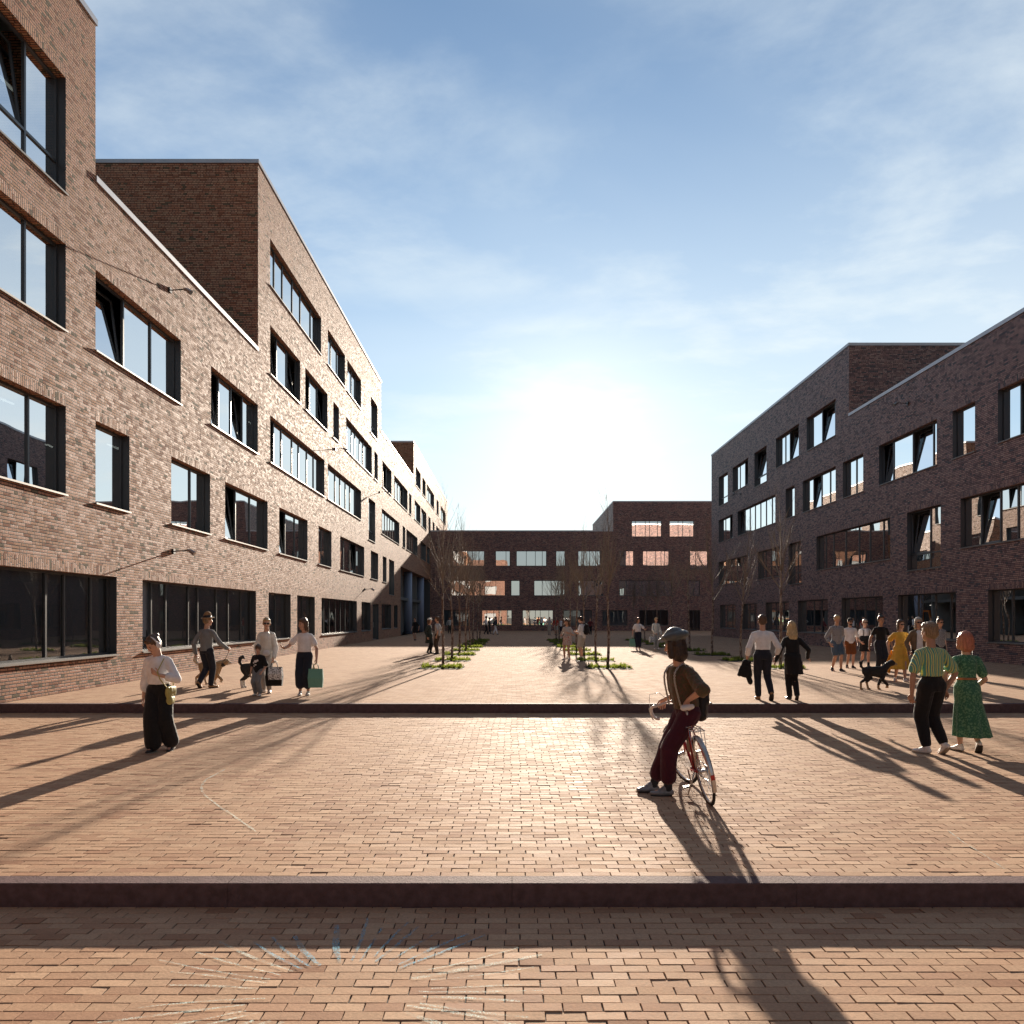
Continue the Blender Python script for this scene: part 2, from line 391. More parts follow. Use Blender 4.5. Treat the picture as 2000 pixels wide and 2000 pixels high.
# ------------------------------------------------------------------ facades
STOR = [(0.75, 2.72), (4.46, 6.45), (8.15, 10.10), (11.82, 13.85), (15.5, 17.45)]
FLOORS = [0.0, 3.62, 7.3, 10.97, 14.65, 18.3]
class Facade:
    """wall plane given by P(u, z, depth); openings cut exactly, soldier courses above them"""
    def __init__(s, P, flip, reveal=0.26): s.P = P; s.flip = flip; s.rv = reveal; s.secs = []; s.win = []
    def wall(s, mb):
        us = {a for q in s.secs for a in q[:2]} | {a for w in s.win for a in (w['u0'], w['u1'])}
        zs = {a for q in s.secs for a in q[2:4]} | {a for w in s.win for a in (w['z0'], w['z1'], w['z1'] + 0.24)}
        us = sorted(us); zs = sorted(zs)
        def q(pts, uv, mi=0): mb.quad(pts[::-1] if s.flip else pts, mi, uv[::-1] if s.flip else uv)
        for i in range(len(us) - 1):
            a, b = us[i], us[i + 1]
            if b - a < 1e-5: continue
            uc = (a + b) / 2
            for j in range(len(zs) - 1):
                c, d = zs[j], zs[j + 1]; zc = (c + d) / 2
                if d - c < 1e-5: continue
                if not any(q_[0] < uc < q_[1] and q_[2] < zc < q_[3] for q_ in s.secs): continue
                if any(w['u0'] < uc < w['u1'] and w['z0'] < zc < w['z1'] for w in s.win): continue
                sold = any(w['u0'] < uc < w['u1'] and w['z1'] < zc < w['z1'] + 0.24 for w in s.win if w.get('sold', True))
                uv = [(a, c), (b, c), (b, d), (a, d)]
                if sold: uv = [(t[1] + 0.003, t[0]) for t in uv]
                q([s.P(a, c, 0), s.P(b, c, 0), s.P(b, d, 0), s.P(a, d, 0)], uv)
        rv = s.rv
        for w in s.win:
            a, b, c, d = w['u0'], w['u1'], w['z0'], w['z1']; r_ = w.get('rv', rv)
            P = s.P
            q([P(a, c, 0), P(a, d, 0), P(a, d, r_), P(a, c, r_)], [(0, c), (0, d), (r_, d), (r_, c)], 1)
            q([P(b, c, r_), P(b, d, r_), P(b, d, 0), P(b, c, 0)], [(r_, c), (r_, d), (0, d), (0, c)], 1)
            q([P(a, d, 0), P(b, d, 0), P(b, d, r_), P(a, d, r_)], [(0, a), (0, b), (r_, b), (r_, a)])
            q([P(a, c, r_), P(b, c, r_), P(b, c, 0), P(a, c, 0)], [(r_, a), (r_, b), (0, b), (0, a)])
def fbox(mb, P, u0, u1, z0, z1, d0, d1, mi=0):
    V = [P(u, z, d) for d in (d0, d1) for z in (z0, z1) for u in (u0, u1)]
    b = len(mb.v); mb.v += [tuple(p) for p in V]
    for q in ((0, 1, 3, 2), (4, 6, 7, 5), (0, 4, 5, 1), (2, 3, 7, 6), (0, 2, 6, 4), (1, 5, 7, 3)):
        mb.f.append(tuple(b + i for i in q)); mb.mi.append(mi); mb.uv.append([(0, 0)] * 4)
def ring(mb, P, u0, u1, z0, z1, d0, d1, t):
    fbox(mb, P, u0, u1, z0, z0 + t, d0, d1); fbox(mb, P, u0, u1, z1 - t, z1, d0, d1)
    fbox(mb, P, u0, u0 + t, z0 + t, z1 - t, d0, d1); fbox(mb, P, u1 - t, u1, z0 + t, z1 - t, d0, d1)
def make_window(bld, P, w, sgn=1):
    u0, u1, z0, z1 = w['u0'], w['u1'], w['z0'], w['z1']; rv = w.get('rv', 0.26); d0, d1 = rv - 0.07, rv
    cuts = [u0 + (u1 - u0) * c for c in w.get('cuts', [])]
    tilt = w.get('tilt', ()); fr = MB(); e = 0.003
    ring(fr, P, u0 + e, u1 - e, z0 + e, z1 - e, d0, d1, 0.055)
    for c in cuts: fbox(fr, P, c - 0.03, c + 0.03, z0 + 0.058, z1 - 0.058, d0 + 0.002, d1)
    zt = w.get('transom')
    edges = [u0 + 0.03] + cuts + [u1 - 0.03]
    pn = MB(); casem = []; hc = False; ang = R(7.5)
    if zt:
        for k in range(len(edges) - 1): fbox(fr, P, edges[k] + 0.03, edges[k + 1] - 0.03, zt - 0.03, zt + 0.03, d0 + 0.004, d1)
    for k in range(len(edges) - 1):
        a, b = edges[k] + 0.028, edges[k + 1] - 0.028
        zb = zt + 0.028 if zt else z0 + 0.053
        zz = [(zb, z1 - 0.053)] + ([(z0 + 0.053, zt - 0.028)] if zt else [])
        for j, (c, d) in enumerate(zz):
            if k in tilt and j == 0:
                hc = True
                def PT(u, z, dd, c=c): zz_ = z - c; return P(u, c + zz_ * math.cos(ang) - (dd - d1) * math.sin(ang), d1 - 0.0 + zz_ * math.sin(ang) + (dd - d1) * math.cos(ang))
                cs = MB(); casem.append(cs); ring(cs, PT, a + 0.006, b - 0.006, c + 0.01, d - 0.006, d1 - 0.02, d1 + 0.04, 0.05)
                pn.quad([PT(a + 0.05, c + 0.055, d1 + 0.005), PT(b - 0.05, c + 0.055, d1 + 0.005), PT(b - 0.05, d - 0.05, d1 + 0.005), PT(a + 0.05, d - 0.05, d1 + 0.005)])
            else:
                pn.quad([P(a, c, d1 - 0.03), P(b, c, d1 - 0.03), P(b, d, d1 - 0.03), P(a, d, d1 - 0.03)])
                
    o = fr.build('window', M_FRAME, bld)
    pn.build('pane', w.get('glass', M_GLASS), o)
    if hc:
        for cs in casem: cs.build('casement', M_FRAME, o)
    if w.get('door'): 
        hb = MB(); fbox(hb, P, u0 + (u1 - u0) * 0.42, u0 + (u1 - u0) * 0.42 + 0.03, z0 + 0.9, z0 + 1.3, d0 - 0.05, d0 - 0.02); hb.build('handle', M_STEEL, o)
    else:
        sl = MB(); fbox(sl, P, u0 - 0.03, u1 + 0.03, z0 - 0.035, z0 + 0.004, -0.045, 0.0); fbox(sl, P, u0 + 0.004, u1 - 0.004, z0 + 0.002, z0 + 0.012, 0.0, d0 - 0.002)
        sl.build('sill', M_SILL, o)
    if w.get('blind') is not None:
        bl = MB(); fbox(bl, P, u0 + 0.03, u1 - 0.03, z0 + (z1 - z0) * w['blind'], z1, rv + 0.05, rv + 0.06); bl.build('blind', M_BLIND, o)
    return o
def interior(bld, P, secs, nlights, ulen):
    """floor slabs, room walls and lit ceiling tubes behind the glass"""
    fl = MB(); wl = MB(); tb = MB()
    for (a, b, z0, z1) in secs:
        for z in FLOORS:
            if z < z1 - 1.5: fbox(fl, P, a + 0.3, b - 0.3, z - 0.30, z - 0.02, 0.45, 9.0)
        fbox(wl, P, a + 0.3, b - 0.3, 0.0, z1 - 0.4, 9.0, 9.1)
        u = a + 3.0
        while u < b - 2:
            if u - a > 3: fbox(wl, P, u, u + 0.12, 0, z1 - 0.45, 0.6, 8.9)
            for k, z in enumerate(FLOORS[1:]):
                if z < z1 and random.random() < nlights:
                    for dd in (1.6, 3.4): fbox(tb, P, u + 0.8, u + 2.2, z - 0.62, z - 0.59, dd, dd + 0.07)
            u += random.uniform(4.5, 7.5)
    fl.build('floor_slab', M_INTD, bld); wl.build('room_wall', M_INT, bld)
    if tb.v: tb.build('ceiling_light', M_TUBE, bld)
def coping(mb, P, a, b, z, da=-0.035, db=0.45, h=0.15):
    fbox(mb, P, a, b, z, z + h, da, db)
def side_wall(mb, P, u, za, zb, d1, facing, d0=0.0):
    pts = [P(u, za, d0), P(u, za, d1), P(u, zb, d1), P(u, zb, d0)]; uv = [(d0, za), (d1, za), (d1, zb), (d0, zb)]
    if facing: pts = pts[::-1]; uv = uv[::-1]
    mb.quad(pts, 0, uv)

# ---- west building (left)
WL = 10.06
PL = lambda u, z, d: (-WL - d, u, z)
yl = lambda x: WL * F / (1000.0 - x)
def WLn(fl, xa, xb, n=1, tilt=(), z0=None, z1=None, **k):
    a, b = (yl(xa) if xa > -400 else xa), yl(xb)
    d = dict(u0=min(a, b), u1=max(a, b), z0=STOR[fl][0] if z0 is None else z0, z1=STOR[fl][1] if z1 is None else z1, cuts=n if isinstance(n, list) else [i / n for i in range(1, n)], tilt=tilt)
    d.update(k); return d
left = empty('brick_building', (-WL, 40, 0))
tag(left, 'long red brick building on the left with sunlit multicoloured bricks and stepped roofline', 'building')
left.location = (0, 0, 0)
FL = Facade(PL, False)
secs = [(-14.0, 19.17, -0.6, 16.0), (19.17, 31.44, -0.6, 12.22), (31.44, 61.0, -0.6, 19.68), (61.0, 81.1, -0.6, 15.92), (81.1, 124.0, -0.6, 19.55)]
FL.secs = secs
G = dict(glass=M_GLASSG, blind=0.0)
W = [
 WLn(0, -200, 228, [0.35, 0.62, 0.72, 0.88], **G), WLn(0, 278.3, 500, [0.1, 0.2, 0.37, 0.45, 0.62, 0.74, 0.88], tilt=(0,), **G),
 WLn(0, 524.6, 567.8, 2, **G), WLn(0, 580.4, 614.9, 2, **G), WLn(0, 628, 697, [0.14, 0.28, 0.44, 0.58, 0.72, 0.86], glass=M_GLASSG),
 WLn(0, 706, 723.8, 2, glass=M_GLASSG), WLn(0, 728, 739.5, 1, z0=0.02, z1=2.65, door=True), WLn(0, 745.5, 764, 3, glass=M_GLASSG), WLn(0, 769.6, 776.6, 1, glass=M_GLASSG),
 WLn(1, -300, 128.6, [0.3, 0.6, 0.82]), WLn(1, 186.6, 252.9, 1), WLn(1, 334.4, 410.5, [0.62]), WLn(1, 439.5, 522.8, 3, tilt=(0,)),
 WLn(1, 545.3, 600.7, 3, tilt=(0,)), WLn(1, 622, 647.5, 2), WLn(1, 664.3, 711.4, 4, tilt=(2,)), WLn(1, 724.3, 738.6, 2), WLn(1, 747.6, 754.9, 1),
 WLn(1, 759.8, 770, 1, z0=3.55),
 WLn(2, -300, 128.6, [0.4, 0.8]), WLn(2, 186.6, 353.3, [0.05, 0.36, 0.68], tilt=(1,)), WLn(2, 412, 503.6, 4, tilt=(0, 2)), WLn(2, 527.6, 633.7, [0.12, 0.24, 0.42, 0.54, 0.7, 0.84], tilt=(0,)),
 WLn(2, 640.2, 705.4, [0.1, 0.28, 0.42, 0.58, 0.72, 0.88], tilt=(0,)), WLn(2, 720, 733, 1, z0=7.15, transom=7.9), WLn(2, 745.5, 780, 7), WLn(2, 786.4, 791.6, 1),
 WLn(2, 793.7, 815.4, 5), WLn(2, 821.4, 831.7, 2), WLn(2, 834, 839.3, 1),
 WLn(3, -300, 128.6, [0.4, 0.8], z0=11.24, transom=11.95, tilt=(1,)), WLn(3, 527.6, 586.4, 3, tilt=(0, 2)), WLn(3, 596.2, 639.7, 3, tilt=(0, 2)), WLn(3, 651, 662.2, 1),
 WLn(3, 676, 726.4, [0.12, 0.3, 0.42, 0.6, 0.74, 0.88]), WLn(3, 731.3, 738, 1), WLn(3, 747, 764.7, 3, tilt=(1,)), WLn(3, 769.9, 796, 5, tilt=(3,)), WLn(3, 799, 803.5, 1),
 WLn(3, 809.7, 821.2, 3), WLn(3, 822.9, 833, 2), WLn(3, 836.9, 841, 1), WLn(3, 845, 848.8, 1), WLn(3, 852, 858.5, 2),
 WLn(4, 527.6, 627.3, [0.14, 0.28, 0.46, 0.62, 0.84]), WLn(4, 640.2, 673.9, [0.15, 0.35, 0.7]), WLn(4, 678.3, 705.4, 4), WLn(4, 724.3, 737.3, 1, z0=14.85, transom=15.6),
 WLn(4, 812, 821.6, 2), WLn(4, 825, 831.3, 1), WLn(4, 833.7, 848, 4), WLn(4, 852.7, 856.8, 1), WLn(4, 860.5, 870.5, 2)]
REC = dict(u0=yl(782.6), u1=97.6, z0=0.0, z1=6.28, rv=3.2, cuts=[], tilt=())
FL.win = W + [REC]
mb = MB(); FL.wall(mb)
DL = 16.0
for (a, b, z0, z1), nx in zip(secs, secs[1:] + [None]):
    if nx:
        if nx[3] > z1: side_wall(mb, PL, b, z1 - 0.5, nx[3], DL, False)
        else: side_wall(mb, PL, b, nx[3] - 0.5, z1, DL, True)
side_wall(mb, PL, -14.0, -0.6, 16.0, DL, False); side_wall(mb, PL, 124.0, -0.6, 19.55, DL, True)
mb.build('wall', [M_BRL, M_FRAME], left, uv=True)
rf = MB(); cpb = MB()
for i, (a, b, z0, z1) in enumerate(secs):
    rf.quad([PL(a, z1 - 0.15, 0.02), PL(b, z1 - 0.15, 0.02), PL(b, z1 - 0.15, DL), PL(a, z1 - 0.15, DL)])
    coping(cpb, PL, a - (0.03 if i in (2, 4) else 0), b + (0.045 if i in (0, 2, 4) else 0), z1)
    for e, hi in ((a, i in (2, 4)), (b, i in (0, 2, 4))):
        if hi: fbox(cpb, PL, e - (0.035 if e == a else 0.4), e + (0.4 if e == a else 0.045), z1, z1 + 0.149, 0.451, DL)
rf.quad([PL(-14, -0.6, DL), PL(124, -0.6, DL), PL(124, 12.0, DL), PL(-14, 12.0, DL)])
for (a, b, z0, z1) in secs: rf.quad([PL(a, 11.9, DL), PL(b, 11.9, DL), PL(b, z1, DL), PL(a, z1, DL)])
rf.build('roof', M_ROOF, left); cpb.build('coping', M_COPE, left)
for w in W: make_window(left, PL, w)
interior(left, PL, [s_ for s_ in secs[:4]] + [(81.1, 92, -0.6, 19.55)], 0.5, 1)
# recessed entrance: glazed screen, columns, doors
ent = MB(); a, b = REC['u0'], REC['u1']
u = a + 0.05
while u < b - 0.3:
    fbox(ent, PL, u, u + 0.07, 0.0, 6.25, 3.0, 3.12); u += 1.55
for z in (0.02, 2.6, 4.3, 6.18): fbox(ent, PL, a + 0.01, b - 0.01, z, z + 0.08, 3.01, 3.11)
eo = ent.build('entrance_screen', M_FRAME, left)
g_ = MB(); g_.quad([PL(a, 0, 3.06), PL(b, 0, 3.06), PL(b, 6.2, 3.06), PL(a, 6.2, 3.06)]); g_.build('pane', M_GLASS, eo)
for px in (796.8, 821.0):
    c = MB(); y_ = (WL + 0.55) * F / (1000 - px); c.tube([(-WL - 0.55, y_, 0.0), (-WL - 0.55, y_, 6.27)], 0.42, 24); c.build('column', M_BLUECOL, left, smooth=True)
d_ = MB(); ring(d_, PL, 92.5, 94.6, 0.02, 2.5, 2.3, 2.45, 0.22); d_.build('door', M_ORANGE, left)

# ---- east building (right)
WR = 18.0
PR = lambda u, z, d: (WR + d, u, z)
yr = lambda x: WR * F / (x - 1000.0)
def WRn(fl, xa, xb, n=1, tilt=(), z0=None, **k):
    a, b = yr(xb), yr(xa); n_ = n if isinstance(n, list) else [i / n for i in range(1, n)]
    d = dict(u0=a, u1=b, z0=STOR[fl][0] if z0 is None else z0, z1=STOR[fl][1], cuts=n_, tilt=tilt); d.update(k); return d
right = empty('brick_building'); tag(right, 'dark purple-red brick building on the right with shaded wall and open casements', 'building')
FR = Facade(PR, True)
secsr = [(-14.0, 42.4, -0.6, 12.42), (42.4, 71.6, -0.6, 16.2)]
FR.secs = secsr
Wr = [
 WRn(0, 1406.5, 1436.5, 3, glass=M_GLASSG), WRn(0, 1450, 1478.5, 3, glass=M_GLASSG), WRn(0, 1495.4, 1541, 3, **G), WRn(0, 1558.6, 1616.8, [0.3, 0.55, 0.85], glass=M_GLASSG),
 WRn(0, 1643.7, 1724.5, [0.25, 0.5, 0.75], **G), WRn(0, 1753.8, 1867, [0.15, 0.4, 0.7], **G), WRn(0, 1930, 2150, [0.4, 0.55, 0.8], **G), WRn(0, 2250, 2600, 4, **G),
 WRn(1, 1403.8, 1458.3, 5), WRn(1, 1480.2, 1522.3, 4), WRn(1, 1540, 1565.3, 2, z0=3.8, transom=4.5), WRn(1, 1594.6, 1738.6, [0.12, 0.28, 0.42, 0.6, 0.78, 0.9]),
 WRn(1, 1771.6, 1837.2, [0.42], tilt=(1,), z0=3.8, transom=4.5), WRn(1, 1875.9, 2080, [0.2, 0.45, 0.62, 0.82], tilt=(3,)), WRn(1, 2200, 2500, 4),
 WRn(2, 1403.8, 1430.8, 3, tilt=(0,)), WRn(2, 1440.8, 1514.2, 7, tilt=(6,)), WRn(2, 1534.4, 1551.9, 1), WRn(2, 1567.7, 1632, 4, tilt=(2,)), WRn(2, 1646, 1685.8, 2),
 WRn(2, 1716.8, 1829.5, [0.12, 0.45, 0.8], tilt=(1, 3)), WRn(2, 1860.4, 1904.2, 1), WRn(2, 1949, 2060, 3, tilt=(1,)), WRn(2, 2160, 2400, 3),
 WRn(3, 1403.8, 1421.3, 1, z0=11.3, transom=11.95), WRn(3, 1430.8, 1461, 3, tilt=(0,)), WRn(3, 1473.5, 1497, 1, tilt=(0,), z0=11.3, transom=11.95), WRn(3, 1515.5, 1560.3, [0.12, 0.5, 0.7], tilt=(1,)),
 WRn(3, 1575.4, 1632, [0.12, 0.55], tilt=(1,))]
FR.win = Wr
mb = MB(); FR.wall(mb)
side_wall(mb, PR, 42.4, 11.9, 16.2, DL, True); side_wall(mb, PR, 71.6, -0.6, 16.2, DL, False); side_wall(mb, PR, -14.0, -0.6, 12.42, DL, True)
mb.build('wall', [M_BRR, M_FRAME], right, uv=True)
rf = MB(); cpb = MB()
for i, (a, b, z0, z1) in enumerate(secsr):
    rf.quad([PR(a, z1 - 0.15, 0.02), PR(b, z1 - 0.15, 0.02), PR(b, z1 - 0.15, DL), PR(a, z1 - 0.15, DL)])
    rf.quad([PR(a, -0.6, DL), PR(b, -0.6, DL), PR(b, z1, DL), PR(a, z1, DL)])
    coping(cpb, PR, a - (0.035 if i else 0), b + (0.04 if i else 0), z1)
fbox(cpb, PR, 42.365, 42.8, 16.2, 16.349, 0.451, DL); fbox(cpb, PR, 71.2, 71.64, 16.2, 16.349, 0.451, DL)
rf.build('roof', M_ROOF, right); cpb.build('coping', M_COPE, right)
for w in Wr: make_window(right, PR, w)
interior(right, PR, secsr, 0.6, 1)

# ---- north building (closing the court)
YB = 98.1
PB = lambda u, z, d: (u, YB + d, z)
xb_ = lambda x: (x - 1000.0) / F * YB
def WBn(fl, xa, xb, n=1, **k):
    zz = [(0.65, 2.55), (4.33, 6.22), (8.0, 9.88), (11.62, 13.6)][fl]
    d = dict(u0=xb_(xa), u1=xb_(xb), z0=zz[0], z1=zz[1], cuts=n if isinstance(n, list) else [i / n for i in range(1, n)], tilt=(), sold=False); d.update(k); return d
back = empty('brick_building'); tag(back, 'dark brown brick building closing the far end of the plaza', 'building')
FB = Facade(PB, False)
secsb = [(-WL - 3, 12.5, -0.6, 12.27), (12.5, 46.0, -0.6, 15.9)]
FB.secs = secsb
Wb = [
 WBn(2, 883.9, 946, [0.12, 0.4, 0.62, 0.83]), WBn(2, 967.7, 996.3, [0.72]), WBn(2, 1008.5, 1067.5, [0.33, 0.63, 0.86]), WBn(2, 1085.9, 1104, 1), WBn(2, 1129, 1175, 4),
 WBn(2, 1210.4, 1238, [0.68]), WBn(2, 1255.7, 1307, [0.16, 0.5, 0.7, 0.84], blind=0.42), WBn(2, 1347.8, 1382.6, [0.33], z0=7.6),
 WBn(1, 879.7, 986.7, [0.16, 0.28, 0.5, 0.63, 0.83, 0.92][0:5]), WBn(1, 998, 1015.3, 1), WBn(1, 1043, 1103, [0.27, 0.56, 0.8]), WBn(1, 1130, 1178, 3), WBn(1, 1209, 1313, 7), WBn(1, 1343, 1367, 2),
 WBn(0, 863, 916, 4, glass=M_GLASSG, blind=0.0), WBn(0, 940.8, 999.8, [0.17, 0.4, 0.57, 0.86]), WBn(0, 1020.5, 1080.5, [0.18, 0.42, 0.58, 0.86]), WBn(0, 1098.5, 1156, 3, glass=M_GLASSG, blind=0.0),
 WBn(0, 1176.7, 1225, [0.3, 0.6], glass=M_GLASSG, blind=0.0), WBn(0, 1248.5, 1305, 4, glass=M_GLASSG), WBn(0, 1343, 1367, 2, z0=0.03, door=True, glass=M_GLASSG),
 WBn(3, 1234, 1292.4, [0.13, 0.46, 0.6, 0.87]), WBn(3, 1308, 1355.6, [0.36, 0.55])]
FB.win = Wb
mb = MB(); FB.wall(mb); side_wall(mb, PB, 12.5, 11.7, 15.9, 25.0, False)
side_wall(mb, PB, 46.0, -0.6, 15.9, 25.0, True)
mb.build('wall', [M_BRR, M_FRAME], back, uv=True)
rf = MB(); cpb = MB()
for i, (a, b, z0, z1) in enumerate(secsb):
    rf.quad([PB(a, z1 - 0.15, 0.02), PB(b, z1 - 0.15, 0.02), PB(b, z1 - 0.15, 25), PB(a, z1 - 0.15, 25)]); rf.quad([PB(a, -0.6, 25), PB(b, -0.6, 25), PB(b, z1, 25), PB(a, z1, 25)])
    coping(cpb, PB, max(a, -WL + 0.0) - (0.035 if i else 0), b, z1)
fbox(cpb, PB, 12.465, 12.9, 15.9, 16.049, 0.451, 25.0)
rf.build('roof', M_ROOF, back); cpb.build('coping', M_COPE, back)
for w in Wb: make_window(back, PB, w)
interior(back, PB, secsb, 0.35, 1)

# ---- building behind the photographer, seen only in the far windows
PS = lambda u, z, d: (u, -26.0 - d, z)
for (a, b, z1, lab) in ((-40.0, -1.5, 17.5, 'sunlit orange brick building mirrored in the far windows at left'), (26.0, 66.0, 21.5, 'sunlit orange brick building mirrored in the far windows at right')):
    e_ = empty('brick_building'); tag(e_, lab, 'building')
    Fs = Facade(PS, True); Fs.secs = [(a, b, -0.6, z1)]
    u = a + 2.5; ww = []
    while u < b - 4:
        wd = random.choice((1.4, 2.8, 4.2))
        for k, (z0, zt) in enumerate(STOR):
            if zt < z1 - 1.2 and random.random() < 0.8: ww.append(dict(u0=u, u1=u + wd, z0=z0, z1=zt, cuts=[], tilt=()))
        u += wd + 1.7
    Fs.win = ww; mb = MB(); Fs.wall(mb)
    side_wall(mb, PS, a, -0.6, z1, 14, True); side_wall(mb, PS, b, -0.6, z1, 14, False)
    mb.quad([PS(a, z1, 0), PS(b, z1, 0), PS(b, z1, 14), PS(a, z1, 14)])
    mb.build('wall', [M_BRS, M_FRAME], e_, uv=True)
    for w in ww:
        fr = MB(); ring(fr, PS, w['u0'], w['u1'], w['z0'], w['z1'], 0.2, 0.26, 0.06); o = fr.build('window', M_FRAME, e_)
        g_ = MB(); g_.quad([PS(w['u0'], w['z0'], 0.24), PS(w['u1'], w['z0'], 0.24), PS(w['u1'], w['z1'], 0.24), PS(w['u0'], w['z1'], 0.24)]); g_.build('pane', M_FRAME, o)

# ---- lamps on brackets
def wall_lamp(base, out, label):
    e_ = empty('wall_lamp', base); tag(e_, label, 'lamp', 'bracket lamps on the brick walls')
    sx = 1 if out > 0 else -1; L_ = abs(out)
    m1 = MB(); m1.box((-0.06 if sx < 0 else 0.002, -0.07, -0.07), (-0.002 if sx < 0 else 0.06, 0.07, 0.07)); m1.build('wall_plate', M_DARK, e_)
    m2 = MB(); m2.tube([(0.03 * sx, 0, 0), (sx * (L_ * 0.7), 0, 0.03)], 0.018, 8); m2.build('arm', M_DARK, e_)
    m3 = MB(); m3.tube([(sx * L_ * 0.66, 0, 0.035), (sx * L_ * 0.8, 0, 0.02), (sx * L_, 0, -0.07)], [0.035, 0.055, 0.075], 12); m3.build('lamp_head', M_STEEL, e_)
for (px, py, out, lab) in ((330, 567, 0.65, 'bracket lamp high on left brick wall near the low parapet'), (337, 1077, 0.65, 'bracket lamp low on left brick wall above the long ground floor window'),
                           (654.5, 877, 0.65, 'bracket lamp high on left wall at the tall middle block'), (742, 961, 0.65, 'bracket lamp high on left wall beyond the tall middle block'), (712, 1151, 0.65, 'bracket lamp low on left wall near the entrance')):
    wall_lamp((-WL, yl(px), EYE + (HY - py) * WL / (1000 - px)), out, lab)
for (px, py, lab) in ((1774, 788, 'bracket lamp high on the near part of right brick wall'), (1447, 965, 'bracket lamp high near the far end of right brick wall')):
    wall_lamp((WR, yr(px), EYE + (HY - py) * WR / (px - 1000)), -0.65, lab)
# ------------------------------------------------------------------ young bare trees in planted pits
def mat_bark():
    m_ = bpy.data.materials.new('mottled_bark'); m_.use_nodes = True; n = NT(m_.node_tree); b = n.n['Principled BSDF']
    tc = n.node('ShaderNodeTexCoord').outputs['Object']
    mp_ = n.node('ShaderNodeMapping'); n.set(mp_.inputs[0], tc); mp_.inputs['Scale'].default_value = (8, 8, 3.2)
    f = n.noise(mp_.outputs[0], 2.2, 4, 0.65)
    n.set(b.inputs['Base Color'], n.ramp(f, [(0.35, (0.06, 0.035, 0.025)), (0.5, (0.16, 0.10, 0.075)), (0.58, (0.38, 0.34, 0.29)), (0.7, (0.12, 0.075, 0.05))]))
    b.inputs['Roughness'].default_value = 0.8; return m_
M_BARK = mat_bark(); M_TWIG = pbr('twig_bark', (0.19, 0.155, 0.125), 0.75, var=0.3, vs=3)
M_LEAF = bpy.data.materials.new('ground_cover_leaf'); M_LEAF.use_nodes = True
_n = NT(M_LEAF.node_tree); _b = _n.n['Principled BSDF']
_r = _n.node('ShaderNodeNewGeometry').outputs['Random Per Island']
_n.set(_b.inputs['Base Color'], _n.ramp(_r, [(0, (0.035, 0.06, 0.015)), (0.5, (0.10, 0.14, 0.025)), (0.85, (0.17, 0.19, 0.035)), (1, (0.25, 0.17, 0.04))]))
_b.inputs['Roughness'].default_value = 0.6
_tl = _n.node('ShaderNodeBsdfTranslucent'); _n.set(_tl.inputs[0], (0.28, 0.34, 0.05)); _mx = _n.node('ShaderNodeMixShader'); _mx.inputs[0].default_value = 0.4
_n.l.new(_b.outputs[0], _mx.inputs[1]); _n.l.new(_tl.outputs[0], _mx.inputs[2]); _n.l.new(_mx.outputs[0], _n.n['Material Output'].inputs[0])

def tree_meshes(seed, H=6.0):
    r = random.Random(seed); tr = MB(); cr = MB()
    pts = []; rad = []; ox = oy = 0.0; fork = r.uniform(2.55, 2.95)
    ax, ay, ph, ph2 = r.uniform(0.01, 0.05), r.uniform(0.01, 0.05), r.uniform(0, 6), r.uniform(0, 6)
    lean = (r.uniform(-0.025, 0.025), r.uniform(-0.02, 0.02))
    def axis(z): return Vector((ax * (math.sin(z * 1.7 + ph) - math.sin(ph)) + lean[0] * z, ay * (math.sin(z * 1.3 + ph2) - math.sin(ph2)) + lean[1] * z, z))
    z = -0.05
    while z < fork + 0.01: pts.append(axis(z)); rad.append(0.052 - 0.022 * max(z, 0) / fork + (0.012 if z < 0.1 else 0) + r.uniform(-0.0015, 0.0015)); z += 0.2
    tr.tube(pts, rad, 9)
    top = pts[-1]
    def branch(p, d, L, r0, lvl):
        n = max(3, int(L / 0.22)); P = [p]; rr = [r0]; d = d.normalized(); q = p
        for i in range(n):
            t = (i + 1) / n
            d = (d + Vector((r.uniform(-.08, .08), r.uniform(-.08, .08), 0.07 + r.uniform(-.03, .05)))).normalized()
            q = q + d * (L / n); P.append(q); rr.append(max(r0 * (1 - 0.85 * t), 0.0018))
            if lvl < 3 and t > 0.12 and t < 0.97:
                k = (2 if lvl == 0 else 1) if r.random() < (0.9, 0.5, 0.15)[lvl] else 0
                for _ in range(k):
                    a = r.uniform(0, 2 * math.pi); side = Vector((math.cos(a), math.sin(a), 0)); side = (side - d * side.dot(d)).normalized()
                    dd = d * math.cos(0.55) + side * math.sin(r.uniform(0.4, 0.7)) + Vector((0, 0, 0.25))
                    branch(q, dd, L * (1 - t * 0.55) * r.uniform(0.34, 0.55), max(rr[-1] * 0.55, 0.003), lvl + 1)
        cr.tube(P, rr, (6, 4, 3, 3)[lvl], caps=False)
    branch(top, Vector((r.uniform(-.04, .04), r.uniform(-.04, .04), 1)), (H - fork) * r.uniform(0.9, 1.05), 0.028, 0)
    nb = r.randint(6, 8)
    for k in range(nb):
        zz = fork - 0.35 + 1.3 * k / nb; a = k * 2.4 + r.uniform(-.4, .4)
        p = axis(zz) if zz < fork else top + Vector((0, 0, zz - fork))
        el = r.uniform(0.5, 0.75); branch(p, Vector((math.cos(a) * math.sin(el), math.sin(a) * math.sin(el), math.cos(el))), r.uniform(1.7, 2.5) * (1 - 0.18 * k / nb), 0.018, 0)
    return tr, cr
VAR = []
for s_ in (3, 8, 15, 21, 34):
    tr, cr = tree_meshes(s_); a = tr.build('trunk', M_BARK, smooth=True); b = cr.build('crown', M_TWIG, smooth=True)
    VAR.append((a.data, b.data)); bpy.data.objects.remove(a); bpy.data.objects.remove(b)
